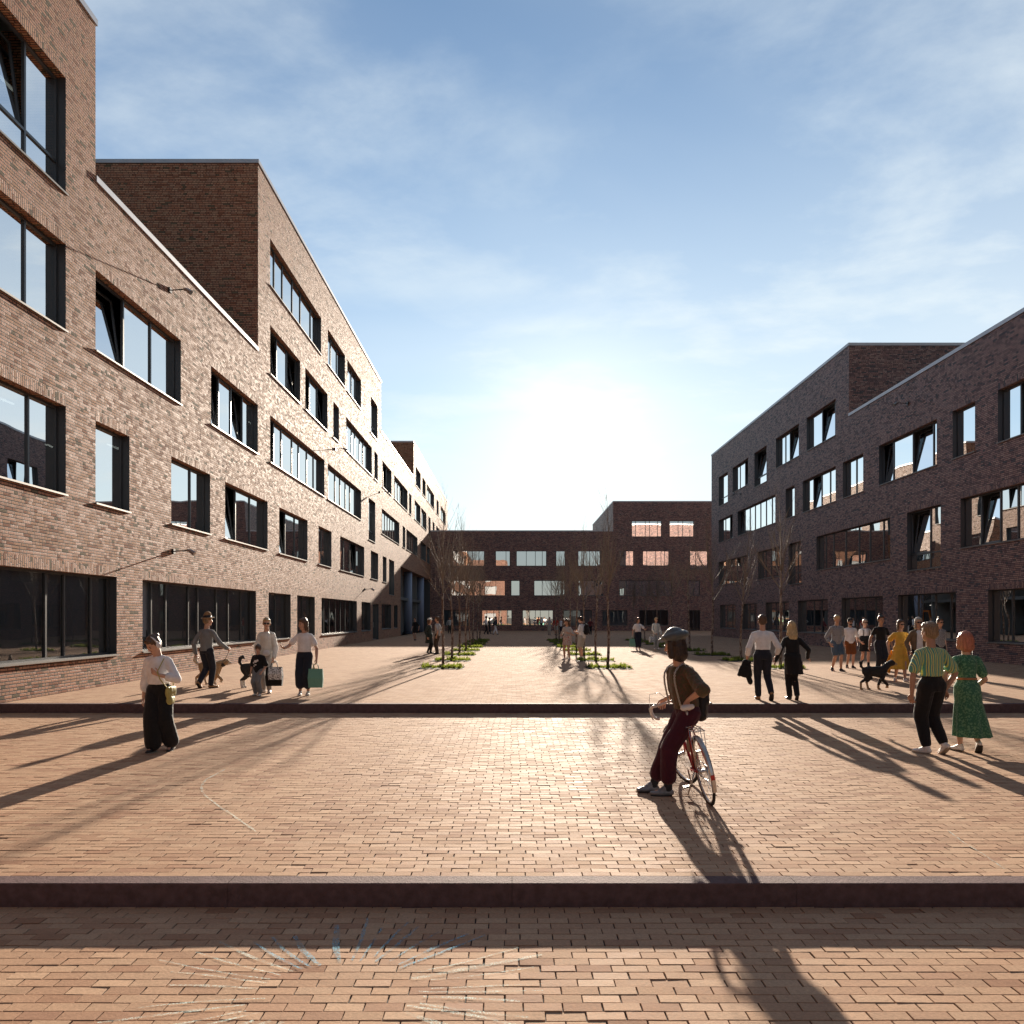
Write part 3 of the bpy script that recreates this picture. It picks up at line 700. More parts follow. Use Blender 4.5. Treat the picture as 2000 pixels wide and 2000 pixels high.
def bed_mesh(seed):
    r = random.Random(seed); b = MB()
    for _ in range(46):
        cx, cy = r.uniform(-.66, .66), r.uniform(-.6, .6); hh = r.uniform(0.06, 0.2); ng = r.randint(12, 22)
        for _k in range(ng):
            a = r.uniform(0, 6.28); t = r.uniform(0.1, 0.9); L = hh * r.uniform(.6, 1.1); w = r.uniform(.008, .018)
            d = Vector((math.cos(a) * t, math.sin(a) * t, 1)).normalized(); p0 = Vector((cx, cy, 0.0)) + Vector((r.uniform(-.06, .06), r.uniform(-.06, .06), 0)); p1 = p0 + d * L
            s1 = Vector((-math.sin(a), math.cos(a), 0)) * w; pm = (p0 + p1) / 2 + Vector((0, 0, .01))
            p0x = Vector((min(max(p1.x, -.73), .73), min(max(p1.y, -.73), .73), p1.z))
            b.quad([p0, pm + s1, p0x, pm - s1])
    return b
BEDV = []
for s_ in range(4):
    o = bed_mesh(s_).build('ground_cover', M_LEAF); BEDV.append(o.data); bpy.data.objects.remove(o)
sb = MB(); sb.quad([(-.75, -.75, -.03), (.75, -.75, -.03), (.75, .75, -.03), (-.75, .75, -.03)])
for (x0, y0, x1, y1) in ((-.75, -.75, .75, -.742), (-.75, .742, .75, .75), (-.75, -.742, -.742, .742), (.742, -.742, .75, .742)): sb.box((x0, y0, -.06), (x1, y1, .003))
_o = sb.build('soil', M_SOIL); SOIL = _o.data; bpy.data.objects.remove(_o)
ORD = ['nearest', 'second', 'third', 'fourth', 'fifth', 'sixth', 'seventh', 'farthest']
RN = {0: 'left', 1: 'middle', 2: 'right'}
for i, (x, y, h) in enumerate(PITS):
    row, k = i // 8, i % 8
    t = empty('young_tree', (x + random.uniform(-.05, .05), y + random.uniform(-.05, .05), -0.02), random.uniform(0, 6.28))
    sc = random.uniform(.92, 1.06); t.scale = (sc, sc, sc)
    tag(t, f'slender bare young tree, {ORD[k]} of the {RN[row]} row in the plaza', 'tree', 'bare young trees in planted pits')
    d = VAR[(i * 3 + row) % 5]
    for nm, me in (('trunk', d[0]), ('crown', d[1])):
        o = bpy.data.objects.new(nm, me); COL.objects.link(o); o.parent = t
    bd = empty('planting_bed', (x, y, 0)); tag(bd, f'square bed of low green plants around the {ORD[k]} tree of the {RN[row]} row', 'planting bed', 'square planting beds')
    o = bpy.data.objects.new('soil', SOIL); COL.objects.link(o); o.parent = bd
    o = bpy.data.objects.new('ground_cover', BEDV[(i * 5 + k) % 4]); COL.objects.link(o); o.parent = bd; o['kind'] = 'stuff'
# ------------------------------------------------------------------ figures
DG = None
def vec(*a): return Vector(a)
class Prim:
    __slots__ = ('V', 'F', 'S', 'mi')
def p_cap(a, b, ra, rb, side=None, mi=0, n=12, caps=3):
    """tapered capsule with elliptical section: radii (along side, across)"""
    a = Vector(a); b = Vector(b); ra = ra if hasattr(ra, '__len__') else (ra, ra); rb = rb if hasattr(rb, '__len__') else (rb, rb)
    d = b - a; L = d.length; d = d / L if L > 1e-6 else Vector((0, 0, 1))
    s = Vector(side) if side is not None else (Vector((1, 0, 0)) if abs(d.x) < 0.9 else Vector((0, 1, 0)))
    s = (s - d * s.dot(d)).normalized(); t = d.cross(s)
    rings = []
    for k in range(caps):
        th = math.pi / 2 * (1 - k / caps) if k else math.pi / 2 * 0.86
        c = math.cos(th); q = math.sin(th); rings.append((a - d * (q * min(ra)), ra[0] * c, ra[1] * c))
    for k in range(4): f = k / 3; rings.append((a + (b - a) * f, ra[0] + (rb[0] - ra[0]) * f, ra[1] + (rb[1] - ra[1]) * f))
    for k in range(caps - 1, -1, -1):
        th = math.pi / 2 * (1 - k / caps) if k else math.pi / 2 * 0.86
        c = math.cos(th); q = math.sin(th); rings.append((b + d * (q * min(rb)), rb[0] * c, rb[1] * c))
    return p_rings([(c_, x, y, s, t) for c_, x, y in rings], mi, n, [(a, (ra[0] + ra[1]) / 2), ((a + b) / 2, (sum(ra) + sum(rb)) / 4), (b, (rb[0] + rb[1]) / 2)])
def p_rings(rings, mi=0, n=12, S=None, fold=0.0, nf=0, ph=0.0):
    P = Prim(); V = []; Fc = []
    for i, (c, rx, ry, s, t) in enumerate(rings):
        w = fold * (i / max(1, len(rings) - 1)) ** 1.3
        for k in range(n):
            an = 2 * math.pi * k / n; m_ = 1 + (w * math.sin(nf * an + ph) + 0.5 * w * math.sin((nf * 0.5 + 1.5) * an + 2 * ph) if w else 0)
            V.append(c + s * (rx * math.cos(an) * m_) + t * (ry * math.sin(an) * m_))
    m_ = len(rings)
    for i in range(m_ - 1):
        for k in range(n): k2 = (k + 1) % n; Fc.append((i * n + k, i * n + k2, (i + 1) * n + k2, (i + 1) * n + k))
    V.append(rings[0][0]); V.append(rings[-1][0]); z0, z1 = len(V) - 2, len(V) - 1
    for k in range(n): k2 = (k + 1) % n; Fc.append((z0, k2, k)); Fc.append((z1, (m_ - 1) * n + k, (m_ - 1) * n + k2))
    P.V = V; P.F = Fc; P.mi = mi; P.S = S or [(r_[0], (r_[1] + r_[2]) / 2) for r_ in rings]
    return P
def p_ell(c, M, r, mi=0, n=14):
    """ellipsoid in frame M (3x3, columns right, forward, up)"""
    X, Y, Z = M.col[0], M.col[1], M.col[2]; c = Vector(c); rg = []
    for k in range(9):
        th = -math.pi / 2 + math.pi * (k + 0.35 * (k == 0) - 0.35 * (k == 8)) / 8
        rg.append((c + Z * (r[2] * math.sin(th)), r[0] * math.cos(th), r[1] * math.cos(th), X, Y))
    P = p_rings(rg, mi, n); P.S = [(c, (r[0] + r[1] + r[2]) / 3)]
    return P
_tex = {}
def cloudtex(sz):
    if sz not in _tex:
        t = bpy.data.textures.new('cloth_folds', 'CLOUDS'); t.noise_scale = sz; t.noise_depth = 2; _tex[sz] = t
    return _tex[sz]
def fuse(name, prims, mats, parent, vox=0.012, smooth=4, disp=0.0, dsz=0.09, floor=None, hole=None, extra=None):
    """overlapping closed shapes fused into one continuous surface"""
    V = []; Fc = []
    for p in prims:
        b = len(V); V += [tuple(v) for v in p.V]; Fc += [tuple(b + i for i in f) for f in p.F]
    me = bpy.data.meshes.new(name); me.from_pydata(V, [], Fc); me.update()
    bm = bmesh.new(); bm.from_mesh(me); bmesh.ops.recalc_face_normals(bm, faces=bm.faces); bm.to_mesh(me); bm.free()
    o = bpy.data.objects.new(name, me); COL.objects.link(o)
    m_ = o.modifiers.new('r', 'REMESH'); m_.mode = 'VOXEL'; m_.voxel_size = vox
    if smooth: s_ = o.modifiers.new('s', 'SMOOTH'); s_.iterations = smooth; s_.factor = 0.5
    if disp: d_ = o.modifiers.new('d', 'DISPLACE'); d_.texture = cloudtex(dsz); d_.strength = disp; d_.mid_level = 0.5
    dg = bpy.context.evaluated_depsgraph_get(); me2 = bpy.data.meshes.new_from_object(o.evaluated_get(dg))
    bpy.data.objects.remove(o); bpy.data.meshes.remove(me)
    nv = len(me2.vertices); co = np.empty(nv * 3); me2.vertices.foreach_get('co', co); co = co.reshape(-1, 3)
    if floor is not None: co[:, 2] = np.maximum(co[:, 2], floor); me2.vertices.foreach_set('co', co.ravel())
    if len(mats) > 1 and len(me2.polygons):
        nf = len(me2.polygons); cc = np.empty(nf * 3); me2.polygons.foreach_get('center', cc); cc = cc.reshape(-1, 3)
        best = np.full(nf, 1e9); mi = np.zeros(nf, int)
        for p in prims:
            for i in range(len(p.S)):
                a, r0 = p.S[i]; d = np.linalg.norm(cc - np.array(a), axis=1) - r0
                if i + 1 < len(p.S):
                    b_, r1 = p.S[i + 1]; av = np.array(a); ab = np.array(b_) - av; L2 = ab @ ab
                    if L2 > 1e-9: t = np.clip((cc - av) @ ab / L2, 0, 1); d = np.linalg.norm(cc - av - t[:, None] * ab, axis=1) - (r0 + (r1 - r0) * t)
                m = d < best; best[m] = d[m]; mi[m] = p.mi
        me2.polygons.foreach_set('material_index', mi)
    me2.name = name
    if extra:
        bm = bmesh.new(); bm.from_mesh(me2)
        for p in extra:
            vs = [bm.verts.new(v) for v in p.V]
            for f in p.F:
                try: q = bm.faces.new([vs[i] for i in f]); q.material_index = p.mi
                except ValueError: pass
        bmesh.ops.recalc_face_normals(bm, faces=bm.faces); bm.to_mesh(me2); bm.free()
    return link_mesh(name, me2, mats, parent, True)
def raw(name, prims, mats, parent):
    V = []; Fc = []; mi = []
    for p in prims:
        b = len(V); V += [tuple(v) for v in p.V]; Fc += [tuple(b + i for i in f) for f in p.F]; mi += [p.mi] * len(p.F)
    me = bpy.data.meshes.new(name); me.from_pydata(V, [], Fc); me.polygons.foreach_set('material_index', mi); me.update()
    bm = bmesh.new(); bm.from_mesh(me); bmesh.ops.recalc_face_normals(bm, faces=bm.faces); bm.to_mesh(me); bm.free()
    return link_mesh(name, me, mats, parent, True)
def ik(a, t, l1, l2, hint):
    d = t - a; L = d.length; Lm = min(L, (l1 + l2) * 0.999); d = d.normalized(); t = a + d * Lm
    x = (l1 * l1 - l2 * l2 + Lm * Lm) / (2 * Lm); h = math.sqrt(max(l1 * l1 - x * x, 0))
    hv = hint - d * hint.dot(d)
    hv = hv.normalized() if hv.length > 1e-6 else Vector((0, 1, 0))
    return a + d * x + hv * h, t
SKIN = pbr('light_skin', (0.56, 0.33, 0.235), 0.5, var=0.06, vs=20)
SKIN2 = pbr('tanned_skin', (0.42, 0.235, 0.16), 0.5, var=0.06, vs=20)
EYEM = pbr('eye_dark', (0.02, 0.015, 0.012), 0.3); LIPM = pbr('lips', (0.42, 0.14, 0.12), 0.5)
_cm = {}
def cloth(name, col, rough=0.85, pat=None, var=0.12, c2=None, c3=None):
    if name in _cm: return _cm[name]
    m_ = pbr(name, col, rough, spec=0.25, var=var, vs=9, bump=0.9, bs=17, sheen=0.15); _cm[name] = m_
    if pat:
        n = NT(m_.node_tree); b = n.n['Principled BSDF']; tc = n.node('ShaderNodeTexCoord').outputs['Object']; x, y, z = n.sep(tc)[:3]
        if pat == 'stripe':
            wv = n.m('MULTIPLY', n.m('SUBTRACT', n.noise(tc, 5.0, 1), 0.5), 0.02); f = n.m('FRACT', n.m('MULTIPLY', n.m('ADD', x, wv), 19.0))
            n.set(b.inputs['Base Color'], n.ramp(f, [(0, col), (0.42, c2), (0.58, c3), (0.78, c2)], 'CONSTANT'))
        elif pat == 'check':
            f = n.m('MULTIPLY', n.m('SINE', n.m('MULTIPLY', n.m('ADD', x, y), 210.0)), n.m('SINE', n.m('MULTIPLY', z, 210.0)))
            n.set(b.inputs['Base Color'], n.mix(n.m('GREATER_THAN', f, 0.05), col, c2))
        elif pat == 'print':
            f = n.noise(tc, 42.0, 2, 0.5); n.set(b.inputs['Base Color'], n.ramp(f, [(0.0, col), (0.53, col), (0.56, c2)]))
    return m_
def hairmat(name, col):
    if name in _cm: return _cm[name]
    m_ = bpy.data.materials.new(name); m_.use_nodes = True; n = NT(m_.node_tree); b = n.n['Principled BSDF']; tc = n.node('ShaderNodeTexCoord').outputs['Object']
    mp_ = n.node('ShaderNodeMapping'); n.set(mp_.inputs[0], tc); mp_.inputs['Scale'].default_value = (1, 1, 0.12)
    f = n.noise(mp_.outputs[0], 90, 3, 0.6); n.set(b.inputs['Base Color'], n.ramp(f, [(0.3, tuple(c * 0.55 for c in col)), (0.7, tuple(min(1, c * 1.4) for c in col))]))
    b.inputs['Roughness'].default_value = 0.45
    bp = n.node('ShaderNodeBump'); bp.inputs['Strength'].default_value = 0.6; bp.inputs['Distance'].default_value = 0.008; n.set(bp.inputs['Height'], f); n.set(b.inputs['Normal'], bp.outputs[0]); _cm[name] = m_; return m_

class Person:
    def __init__(s, loc, hd, H, label, group=None, pel=(0, 0, .525), lean=(0, 0.005), ank=None, wr=None, yaw=0, pitch=0, roll=0, twist=0, toe=(8, -8), fp=(0, 0), sex='f',
                 skin=None, vox=0.012, el=None, kn=None, handdir=None, tilt=0.0, hand_n=None, knout=0.0, slim=1.0):
        s.H = H; s.root = empty('person', loc, R(hd)); tag(s.root, label, 'person', group); s.vox = vox; s.sex = sex; s.skin = skin or SKIN; s.fp = fp
        k = H; P = lambda t: Vector(t) * k
        s.pel = P(pel); spine = Vector((lean[0], lean[1], 0)); spine.z = math.sqrt(max(.295 ** 2 - lean[0] ** 2 - lean[1] ** 2, .01)); s.spd = spine.normalized()
        s.neck = s.pel + spine * k
        tw = R(twist); s.rs = Vector((math.cos(tw), math.sin(tw), -math.sin(tilt))).normalized(); s.rp = Vector((math.cos(tw * .3), math.sin(tw * .3), 0))
        sw = (.104 if sex == 'm' else .088) * slim; hw = .050
        s.fs = s.spd.cross(s.rs).normalized(); s.fpv = Vector((0, 0, 1)).cross(s.rp).normalized()
        s.sh = {'R': s.neck + (s.rs * sw - s.spd * .046) * k, 'L': s.neck + (-s.rs * sw - s.spd * .046) * k}
        s.hip = {'R': s.pel + s.rp * hw * k, 'L': s.pel - s.rp * hw * k}
        ank = ank or {'L': (-.055, 0, .045), 'R': (.055, 0, .045)}; wr = wr or {'L': (-.15, .03, .47), 'R': (.15, .03, .47)}
        s.kn = {}; s.an = {}; s.el = {}; s.wr = {}; s.toe = {}; s.hd = {}
        for q, sg in (('L', -1), ('R', 1)):
            hint = Vector(kn[q]) if kn and q in kn else Vector((sg * knout, 1, 0))
            s.kn[q], s.an[q] = ik(s.hip[q], P(ank[q]), .245 * k, .242 * k, hint)
            hint = Vector(el[q]) if el and q in el else Vector((sg * .5, -1, -.2))
            s.el[q], s.wr[q] = ik(s.sh[q], P(wr[q]), .178 * k, .15 * k, hint)
            a = R(toe[0 if q == 'L' else 1]); pt = R(fp[0 if q == 'L' else 1]); s.toe[q] = Vector((-math.sin(a) * math.cos(pt), math.cos(a) * math.cos(pt), -math.sin(pt)))
            s.hd[q] = Vector(handdir[q]).normalized() if handdir and q in handdir else (s.wr[q] - s.el[q]).normalized()
        # head
        M = Matrix.Rotation(R(yaw), 3, 'Z') @ Matrix.Rotation(R(-pitch), 3, 'X') @ Matrix.Rotation(R(roll), 3, 'Y'); s.M = M
        s.nk = s.neck + s.spd * .022 * k; s.hc = s.nk + (Vector((0, 0, .038)) + M @ Vector((0, .018, .052))) * k
        s.hs = 1.0 * k; s.hand_n = hand_n or {}
        s.build_body()
    def HP(s, x, y, z): return s.hc + s.M @ (Vector((x, y, z)) * s.hs)
    def torso(s, inf=0.0, t0=-.035, t1=.30, mi=0, loose=0.0):
        k = s.H; m = s.sex == 'm'
        prof = [(-.035, .086, .060), (0, .092, .064), (.03, .090, .062), (.07, .078 if m else .074, .054), (.11, .076 if m else .066, .052), (.16, .083 if m else .072, .057), (.21, .092 if m else .080, .062), (.245, .084 if m else .074, .056), (.27, .056, .043), (.295, .036, .032)]
        rg = []; pts = sorted({t0, t1} | {p[0] for p in prof if t0 < p[0] < t1})
        for t in pts:
            w = np.interp(t, [p[0] for p in prof], [p[1] for p in prof]); d = np.interp(t, [p[0] for p in prof], [p[2] for p in prof])
            if loose and t < .2: w = max(w, w * (1 - loose) + .088 * loose); d = max(d, d * (1 - loose) + .066 * loose)
            u = max(0.0, min(1.0, t / .25)); r_ = (s.rp * (1 - u) + s.rs * u).normalized(); f_ = s.spd.cross(r_).normalized()
            rg.append((s.pel + s.spd * t * k, w * k + inf, d * k + inf, r_, f_))
        return p_rings(rg, mi, 16)
    def arm(s, q, r1, r2, r3, frac=1.0, mi=0):
        k = s.H; out = []; sh, el, wr = s.sh[q], s.el[q], s.wr[q]
        if frac <= .5:
            e = sh + (el - sh) * (frac / .5); out.append(p_cap(sh, e, r1, r2, mi=mi))
        else:
            out.append(p_cap(sh, el, r1, r2, mi=mi)); f = (frac - .5) / .5; out.append(p_cap(el, el + (wr - el) * f, r2, r2 + (r3 - r2) * f, mi=mi))
        return out
    def build_body(s):
        k = s.H; pr = [s.torso(-.006, -.015)]; ex = []
        pr.append(p_cap(s.neck - s.spd * .01 * k, s.hc + s.M @ Vector((0, -.012, -.03)) * k, .036 * k, .030 * k))
        for q, sg in (('L', -1), ('R', 1)):
            pr.append(p_cap(s.neck - s.spd * .016 * k, s.sh[q], .022 * k, .027 * k))
            e, w = s.el[q], s.wr[q]; pr.append(p_cap(s.sh[q], e, .027 * k, .0215 * k)); m1 = e + (w - e) * .3
            pr.append(p_cap(e, m1, .0215 * k, .0225 * k)); pr.append(p_cap(m1, w, .0225 * k, .0145 * k))
            kn, an = s.kn[q], s.an[q]; pr.append(p_cap(s.hip[q], kn, .047 * k, .031 * k)); m1 = kn + (an - kn) * .3 - s.toe[q] * .008 * k
            pr.append(p_cap(kn, m1, .030 * k, .032 * k)); pr.append(p_cap(m1, an, .032 * k, .019 * k))
            t = s.toe[q]; pr.append(p_cap(an + Vector((0, 0, -.02 * k)), an + t * .07 * k + Vector((0, 0, -.025 * k)), .02 * k, .016 * k))
            # hand: palm in the fused surface, fingers as bent chains rooted in it
            d = s.hd[q]; nrm = Vector(s.hand_n.get(q, (-sg, 0, 0))); nrm = (nrm - d * nrm.dot(d)); nrm = nrm.normalized() if nrm.length > 1e-4 else Vector((0, 0, 1))
            sd_ = d.cross(nrm).normalized()
            if sd_.dot(s.fs + Vector((0, 0, .3))) < 0: sd_ = -sd_           # thumb side
            pe = w + d * .042 * k; pr.append(p_cap(w, pe, (.017 * k, .010 * k), (.022 * k, .0095 * k), side=sd_))
            for i, L in enumerate((.040, .046, .043, .034)):
                o_ = (.0165 - .011 * i) * k; b0 = pe - d * .006 * k + sd_ * o_; cu = .25 + .07 * i
                d1 = (d * math.cos(cu) + nrm * math.sin(cu) + sd_ * (o_ / k * 3)).normalized(); d2 = (d * math.cos(cu * 2.6) + nrm * math.sin(cu * 2.6)).normalized()
                b1 = b0 + d1 * L * .5 * k; b2 = b1 + d2 * L * .5 * k
                ex.append(p_cap(b0, b1, .0055 * k, .005 * k, n=7, caps=2)); ex.append(p_cap(b1, b2, .005 * k, .0042 * k, n=7, caps=2))
            tb = w + d * .012 * k + sd_ * .016 * k; t1 = tb + (d * .6 + sd_ * .7 + nrm * .25).normalized() * .024 * k; t2 = t1 + (d * .9 + sd_ * .15 + nrm * .35).normalized() * .020 * k
            ex.append(p_cap(tb, t1, .0075 * k, .006 * k, n=7, caps=2)); ex.append(p_cap(t1, t2, .006 * k, .005 * k, n=7, caps=2))
        M = s.M; h = s.hs
        pr.append(p_ell(s.HP(0, -.004, .014), M, (.046 * h, .058 * h, .062 * h))); pr.append(p_ell(s.HP(0, .016, -.030), M, (.034 * h, .036 * h, .040 * h)))
        pr.append(p_ell(s.HP(0, .040, -.058), M, (.013 * h, .012 * h, .010 * h)))
        ex.append(p_cap(s.HP(0, .050, .006), s.HP(0, .062, -.017), .0055 * h, .0085 * h, n=8)); pr.append(p_ell(s.HP(0, .050, -.002), M, (.030 * h, .010 * h, .010 * h)))
        for sg in (-1, 1):
            ex.append(p_ell(s.HP(sg * .0475, -.006, -.006), M @ Matrix.Rotation(sg * .3, 3, 'Z'), (.006 * h, .012 * h, .018 * h), n=8))
            ex.append(p_ell(s.HP(sg * .0185, .0505, .000), M, (.0075 * h, .004 * h, .004 * h), mi=1, n=8)); ex.append(p_ell(s.HP(sg * .0185, .0535, .013), M, (.011 * h, .003 * h, .0022 * h), mi=1, n=6))
        ex.append(p_ell(s.HP(0, .0505, -.036), M, (.014 * h, .005 * h, .0035 * h), mi=2, n=8))
        s.body = fuse('body', pr, [s.skin, EYEM, LIPM], s.root, vox=min(s.vox, .010 if s.vox < .016 else .016), smooth=3, extra=ex)
    # clothing -------------------------------------------------
    def top(s, mat, sleeve=.3, inf=.012, hem=-.03, loose=.4, name='shirt', r=(.034, .032, .022), neck=.292, disp=.012, mats=None, extra=()):
        k = s.H; pr = [s.torso(inf, hem, neck, loose=loose)]
        for q in 'LR':
            pr.append(p_cap(s.neck - s.spd * .014 * k, s.sh[q], .028 * k, min(r[0], .034) * k))
            if sleeve: pr += s.arm(q, min(r[0], .033) * k, r[1] * k, r[2] * k, sleeve)
        pr += list(extra)
        return fuse(name, pr, mats or [mat], s.root, vox=s.vox, smooth=5, disp=disp)
    def legs(s, mat, frac=1.0, r=(.058, .043, .032), name='trousers', top=.085, inf=.008, disp=.012, flare=None):
        k = s.H; pr = [s.torso(inf, -.04, top)]
        for q in 'LR':
            h, kn, an = s.hip[q], s.kn[q], s.an[q]
            if frac <= .5: e = h + (kn - h) * frac / .5; pr.append(p_cap(h, e, r[0] * k, (r[0] + (r[1] - r[0]) * frac / .5) * k))
            else:
                f = (frac - .5) / .5; pr.append(p_cap(h, kn, r[0] * k, r[1] * k)); pr.append(p_cap(kn, kn + (an - kn) * f, r[1] * k, (r[1] + (r[2] - r[1]) * f) * k))
        return fuse(name, pr, [mat], s.root, vox=s.vox, smooth=4, disp=disp)
    def skirt(s, mat, hem=.20, r=.15, off=(0, 0), name='skirt', fold=.09, nf=9, top=.09, d=.92, bodice=None, sleeve=.2, ph=1.0, wr_=(.032, .034, .03)):
        k = s.H; rg = []; tp = s.pel + s.spd * top * k; mid = (s.kn['L'] + s.kn['R']) / 2; mid = s.pel + (mid - s.pel) * .5
        n = 9
        for i in range(n):
            f = i / (n - 1); z = tp.z + (hem * k - tp.z) * f; e = f ** 1.4
            c = Vector((tp.x + (off[0] * k) * e, tp.y + (off[1] * k) * e, z)); w0 = .068; 
            w = w0 + (r - w0) * (f ** .8 if f > .0 else 0); w = max(w, .106 if f > .10 else w0)
            rg.append((c, w * k, w * k * (d if f > .15 else .78), s.rp, s.fpv))
        pr = p_rings(rg, 0, 48, fold=fold, nf=nf, ph=ph)
        if bodice:
            pr2 = [pr, s.torso(.010, .03, .292, loose=.1)]
            for q in 'LR': pr2.append(p_cap(s.neck - s.spd * .016 * k, s.sh[q], .026 * k, min(wr_[0], .033) * k)); pr2 += s.arm(q, wr_[0] * k, wr_[1] * k, wr_[2] * k, sleeve)
            return fuse(name, pr2, [mat], s.root, vox=min(s.vox, .012), smooth=2, disp=.006)
        return fuse(name, [pr], [mat], s.root, vox=min(s.vox, .012), smooth=1)
    def shoes(s, mat, sole=None, high=0.0, sock=None, name='shoe', slim=1.0):
        k = s.H
        for i, q in enumerate('LR'):
            an = s.an[q]; t = s.toe[q]; up = (Vector((0, 0, 1)) - t * t.z).normalized(); sdv = t.cross(up)
            hl = an - up * .024 * k - t * .018 * k; to = an - up * .030 * k + t * .098 * k; bl = an - up * .027 * k + t * .055 * k
            pr = [p_cap(hl, bl, (.021 * k * slim, .020 * k), (.027 * k * slim, .017 * k), side=sdv), p_cap(bl, to, (.027 * k * slim, .017 * k), (.019 * k * slim, .012 * k), side=sdv), p_cap(an + up * (.0 + high) * k - t * .004 * k, bl, .023 * k, .019 * k)]
            o = fuse(name, pr, [mat], s.root, vox=min(s.vox, .010), smooth=3, floor=.0 if abs(s.fp[i]) < 3 else None)
            if sole:
                b_ = -up * .016 * k
                raw('sole', [p_cap(hl + b_, bl + b_, (.0235 * k * slim, .0065 * k), (.0295 * k * slim, .0065 * k), side=sdv), p_cap(bl + b_, to + b_ * .7, (.0295 * k * slim, .0065 * k), (.021 * k * slim, .0065 * k), side=sdv)], [sole], o)
            if sock: raw('sock', [p_cap(an, an + (s.kn[q] - an) * sock[1], .026 * k, .027 * k)], [sock[0]], o)
    def hair(s, mat, style='short', vox=None):
        h = s.hs; M = s.M; E = lambda x, y, z, a, b, c: p_ell(s.HP(x, y, z), M, (a * h, b * h, c * h)); C = lambda p, q, a, b: p_cap(s.HP(*p), s.HP(*q), a * h if not hasattr(a, '__len__') else (a[0] * h, a[1] * h), b * h if not hasattr(b, '__len__') else (b[0] * h, b[1] * h), side=M.col[0])
        pr = [E(0, -.014, .026, .053, .061, .062), E(0, -.028, .000, .051, .046, .052), E(0, .030, .052, .038, .026, .020)]
        if style == 'short': pr.append(E(0, .012, .060, .036, .038, .024)); pr.append(E(0.008, .034, .062, .028, .018, .016))
        if style == 'tight': pr = [E(0, -.012, .022, .051, .060, .060), E(0, -.026, .0, .049, .044, .047), E(0, .030, .050, .034, .024, .018)]
        if style == 'bald': pr = [E(0, -.016, .012, .0485, .056, .056)]
        if style in ('long', 'pony', 'bob'): pr.append(E(0, .010, .052, .042, .040, .030))
        if style == 'long':
            pr += [C((0, -.03, 0), (0, -.062, -.10), (.056, .034), (.062, .026)), C((0, -.062, -.10), (.01, -.055, -.21), (.060, .024), (.030, .012))]
            for sg in (-1, 1): pr.append(C((sg * .040, -.005, .02), (sg * .052, -.012, -.09), .017, .018))
        if style == 'bob':
            pr += [C((0, -.028, .01), (0, -.03, -.052), (.058, .046), (.060, .046))]
            for sg in (-1, 1): pr.append(C((sg * .044, .004, .03), (sg * .050, .004, -.05), .018, .020))
        if style == 'shoulder':
            pr += [C((0, -.028, .01), (0, -.045, -.085), (.052, .040), (.050, .024)), E(0, .010, .052, .042, .040, .030)]
            for sg in (-1, 1): pr.append(C((sg * .044, .0, .03), (sg * .046, -.01, -.075), .014, .016))
        if style == 'bun': pr.append(E(0, -.066, .050, .028, .026, .026))
        if style == 'topbun': pr.append(E(0, -.040, .090, .026, .026, .022))
        if style == 'pony': pr += [C((0, -.065, .02), (0, -.09, -.07), .018, .012)]
        return fuse('hair', pr, [mat], s.root, vox=min(vox or s.vox, .007), smooth=1, disp=.014, dsz=.018)
    def W(s, p):
        """local point of this person -> world"""
        return Matrix.Translation(s.root.location) @ Matrix.Rotation(s.root.rotation_euler[2], 4, 'Z') @ Vector(p)
    def child(s, mb_, name, mat, smooth=True):
        return mb_.build(name, mat, s.root, smooth=smooth)
    def glasses(s, mat):
        M = s.M; h = s.hs; raw('sunglasses', [p_ell(s.HP(sg * .019, .056, .002), M, (.0175 * h, .006 * h, .0135 * h), n=10) for sg in (-1, 1)] + [p_cap(s.HP(sg * .034, .054, .006), s.HP(sg * .050, .0, .004), .003 * h, .003 * h, n=6) for sg in (-1, 1)] + [p_cap(s.HP(-.006, .060, .005), s.HP(.006, .060, .005), .003 * h, .003 * h, n=6)], [mat], s.root)
# ------------------------------------------------------------------ the people in the plaza
C_WHITE = cloth('white_cotton', (0.78, 0.77, 0.78)); C_OFFW = cloth('off_white_leather', (0.70, 0.68, 0.62), 0.6); C_BLACK = cloth('black_cloth', (0.012, 0.012, 0.014)); C_NAVY = cloth('navy_cloth', (0.018, 0.022, 0.035))
C_BURG = cloth('burgundy_wool', (0.055, 0.009, 0.022)); C_OLIVE = cloth('olive_brown_shirt', (0.085, 0.070, 0.038), pat='print', c2=(0.14, 0.07, 0.045)); C_GREY = cloth('grey_jersey', (0.20, 0.21, 0.22))
C_LGREY = cloth('light_grey_cotton', (0.45, 0.44, 0.43)); C_DENIM = cloth('blue_denim', (0.07, 0.12, 0.19)); C_BROWN = cloth('rust_brown_cloth', (0.20, 0.065, 0.02)); C_YELL = cloth('mustard_yellow_cloth', (0.72, 0.42, 0.07))
C_GREEN = cloth('green_print_cloth', (0.045, 0.15, 0.09), pat='print', c2=(0.13, 0.28, 0.16)); C_STRIPE = cloth('striped_shirt', (0.12, 0.33, 0.27), pat='stripe', c2=(0.66, 0.64, 0.18), c3=(0.10, 0.22, 0.25))
C_PLAID = cloth('checked_shirt', (0.05, 0.06, 0.09), pat='check', c2=(0.55, 0.56, 0.58)); C_JACK = cloth('brown_jacket', (0.17, 0.12, 0.075)); C_RED = cloth('red_cloth', (0.42, 0.05, 0.03)); C_DKG = cloth('dark_green_cloth', (0.03, 0.04, 0.035))
